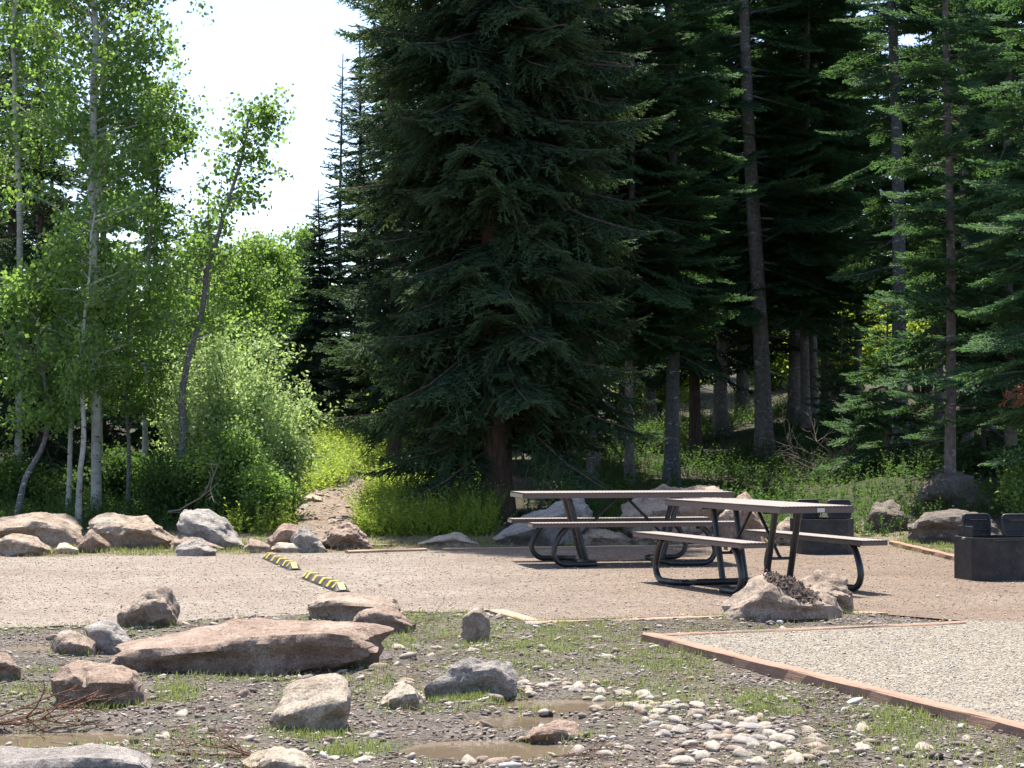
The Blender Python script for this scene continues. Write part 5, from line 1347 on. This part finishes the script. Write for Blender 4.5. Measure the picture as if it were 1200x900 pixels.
cobbles([(905, 880, 55, 20, 26), (870, 860, 40, 14, 10), (940, 893, 40, 8, 8), (830, 885, 40, 10, 7)], 'rounded pale cobble in the pile at the bottom edge, right of centre', 'cobbles piled at the bottom right of centre', 1, (.055, .14))
cobbles([(770, 838, 75, 15, 24), (850, 838, 45, 8, 8), (720, 822, 55, 9, 14), (800, 858, 50, 8, 8)], 'pale flat stone in the band of stones right of the puddles', 'stones banked along the right of the puddles', 2, (.045, .13))
cobbles([(660, 806, 50, 6, 14), (620, 812, 20, 6, 5), (580, 700 + 60, 30, 8, 4)], 'tan stone in the row above the upper puddle', 'stones along the top of the upper puddle', 3, (.06, .11))
cobbles([(430, 800, 50, 12, 3), (400, 885, 40, 8, 4), (445, 872, 60, 10, 6), (500, 760, 40, 12, 5), (590, 735, 40, 12, 4), (150, 800, 60, 20, 3), (250, 835, 40, 20, 5), (190, 850, 60, 20, 3), (480, 715, 15, 8, 2), (120, 760, 12, 4, 2), (45, 755, 20, 4, 2), (700, 770, 80, 20, 6), (1050, 870, 90, 20, 6), (560, 895, 30, 4, 3), (700, 885, 40, 8, 4)],
        'single stone lying loose on the muddy foreground', 'loose stones dotted over the foreground', 4, (.06, .12))

# ------------------------------------------------------------------ dead wood
def deadwood(px, py, label, seed, n=12, L=.5, d=None, flat=.25, m='dead_wood', thick=.006, z=0, group=None, name='dead_branch', dirx=None, sub=4):
    rs = np.random.RandomState(seed)
    if d is None: x0, y0 = on_plane(px, py, -.05)
    else: x0, y0 = x_at(px, d), d
    mb = MB()
    root = np.zeros(3)
    def grow(p, dr, L, r, lev):
        P = [p.copy()]
        for k in range(5):
            p = p + dr * L / 5; dr = nrmz(dr + rs.normal(0, .16, 3)); p[2] = max(p[2], .006); P.append(p.copy())
        mb.tube([tuple(q) for q in P], [r * (1 - .14 * k) for k in range(6)], 5)
        if lev > 0:
            for _ in range(sub):
                k = rs.randint(1, 5); e_ = nrmz(dr * .8 + rs.normal(0, .6, 3) * np.array([1, 1, flat * 2])); grow(P[k].copy(), e_, L * rs.uniform(.35, .65), r * .55, lev - 1)
    main = nrmz(np.array([dirx if dirx is not None else 1.0, rs.uniform(-.3, .3), .08]))
    for i in range(n):
        dr = nrmz(main + rs.normal(0, .35, 3) * np.array([1, 1, flat])) if i else main
        grow(root + rs.normal(0, .02, 3) * np.array([1, 1, 0]) + np.array([0, 0, .02]), dr, L * rs.uniform(.7, 1.1), thick, 2)
    o = mb.build(name, M[m], None, (x0, y0, zt1(x0, y0) + z), smooth=60); tag(o, label, 'dead branch', group); return o
deadwood(-30, 855, 'tangled dead branch with thin grey twigs lying at the left edge', 1, 3, .62, thick=.010, m='dead_red', flat=.3)
deadwood(20, 800, 'fan of fine pale twigs behind the tangled branch at the left', 2, 2, .4, thick=.004, flat=.9)
deadwood(315, 893, 'reddish brown dead twig bundle lying beside the pale rock at the bottom', 3, 4, .42, thick=.005, m='dead_red', flat=.6, dirx=-1)
deadwood(650, 893, 'thin dark twigs in the mud below the rust brown rock', 4, 2, .35, thick=.004, m='dead_red', dirx=1)
deadwood(480, 742, 'small bare stick on the mud left of the upright stone', 5, 1, .3, thick=.005, sub=2)
deadwood(1000, 560, 'heap of bare dead brush under the trees right of the pale trunk', 6, 12, 1.3, d=34, flat=.8, thick=.012, dirx=-.4)
deadwood(930, 575, 'dead brush lying at the foot of the pale trunk', 7, 7, 1.1, d=35, flat=.6, thick=.011, m='dead_red', dirx=.6)
deadwood(200, 632, 'pale dry branch sticking out of the shrubs above the leaning grey slab', 8, 1, .9, d=26.8, flat=1.2, thick=.012, dirx=.5, z=.25)

def sticks(name, P_, label, seed, L=.09, m='dead_wood'):
    rs = np.random.RandomState(seed); mb = MB()
    for (x, y) in P_:
        a = rs.uniform(0, 6.28); l = L * rs.uniform(.4, 1.8); z = zt1(x, y) + .008; dx, dy = math.cos(a) * l, math.sin(a) * l
        mb.tube([(x, y, z), (x + dx * .5 + rs.normal(0, .006), y + dy * .5, z + .006), (x + dx, y + dy, z + rs.uniform(0, .015))], .0028, 4, cap=False)
    o = mb.build(name, M[m]); tag(o, label, 'twigs', kind='stuff')
sticks('fallen_twigs', npz(520, 51), 'small grey twigs scattered over the mud', 1)
sticks('fallen_twigs', npz(420, 52), 'small brown twigs scattered over the mud', 2, .07, 'dead_red')

y = rs.uniform(15, 25, 900); x = rs.uniform(-.27, .27, 900) * y; ok = in_poly(x, y, LOT) & ((fbm(x * .7, y * .7, 0, 61, 3) > .05) | (x > 3.5))
sticks('needle_litter', np.stack([x, y], -1)[ok], 'dark needles, cone scales and bits of bark littering the gravel', 3, .045, 'dead_red')
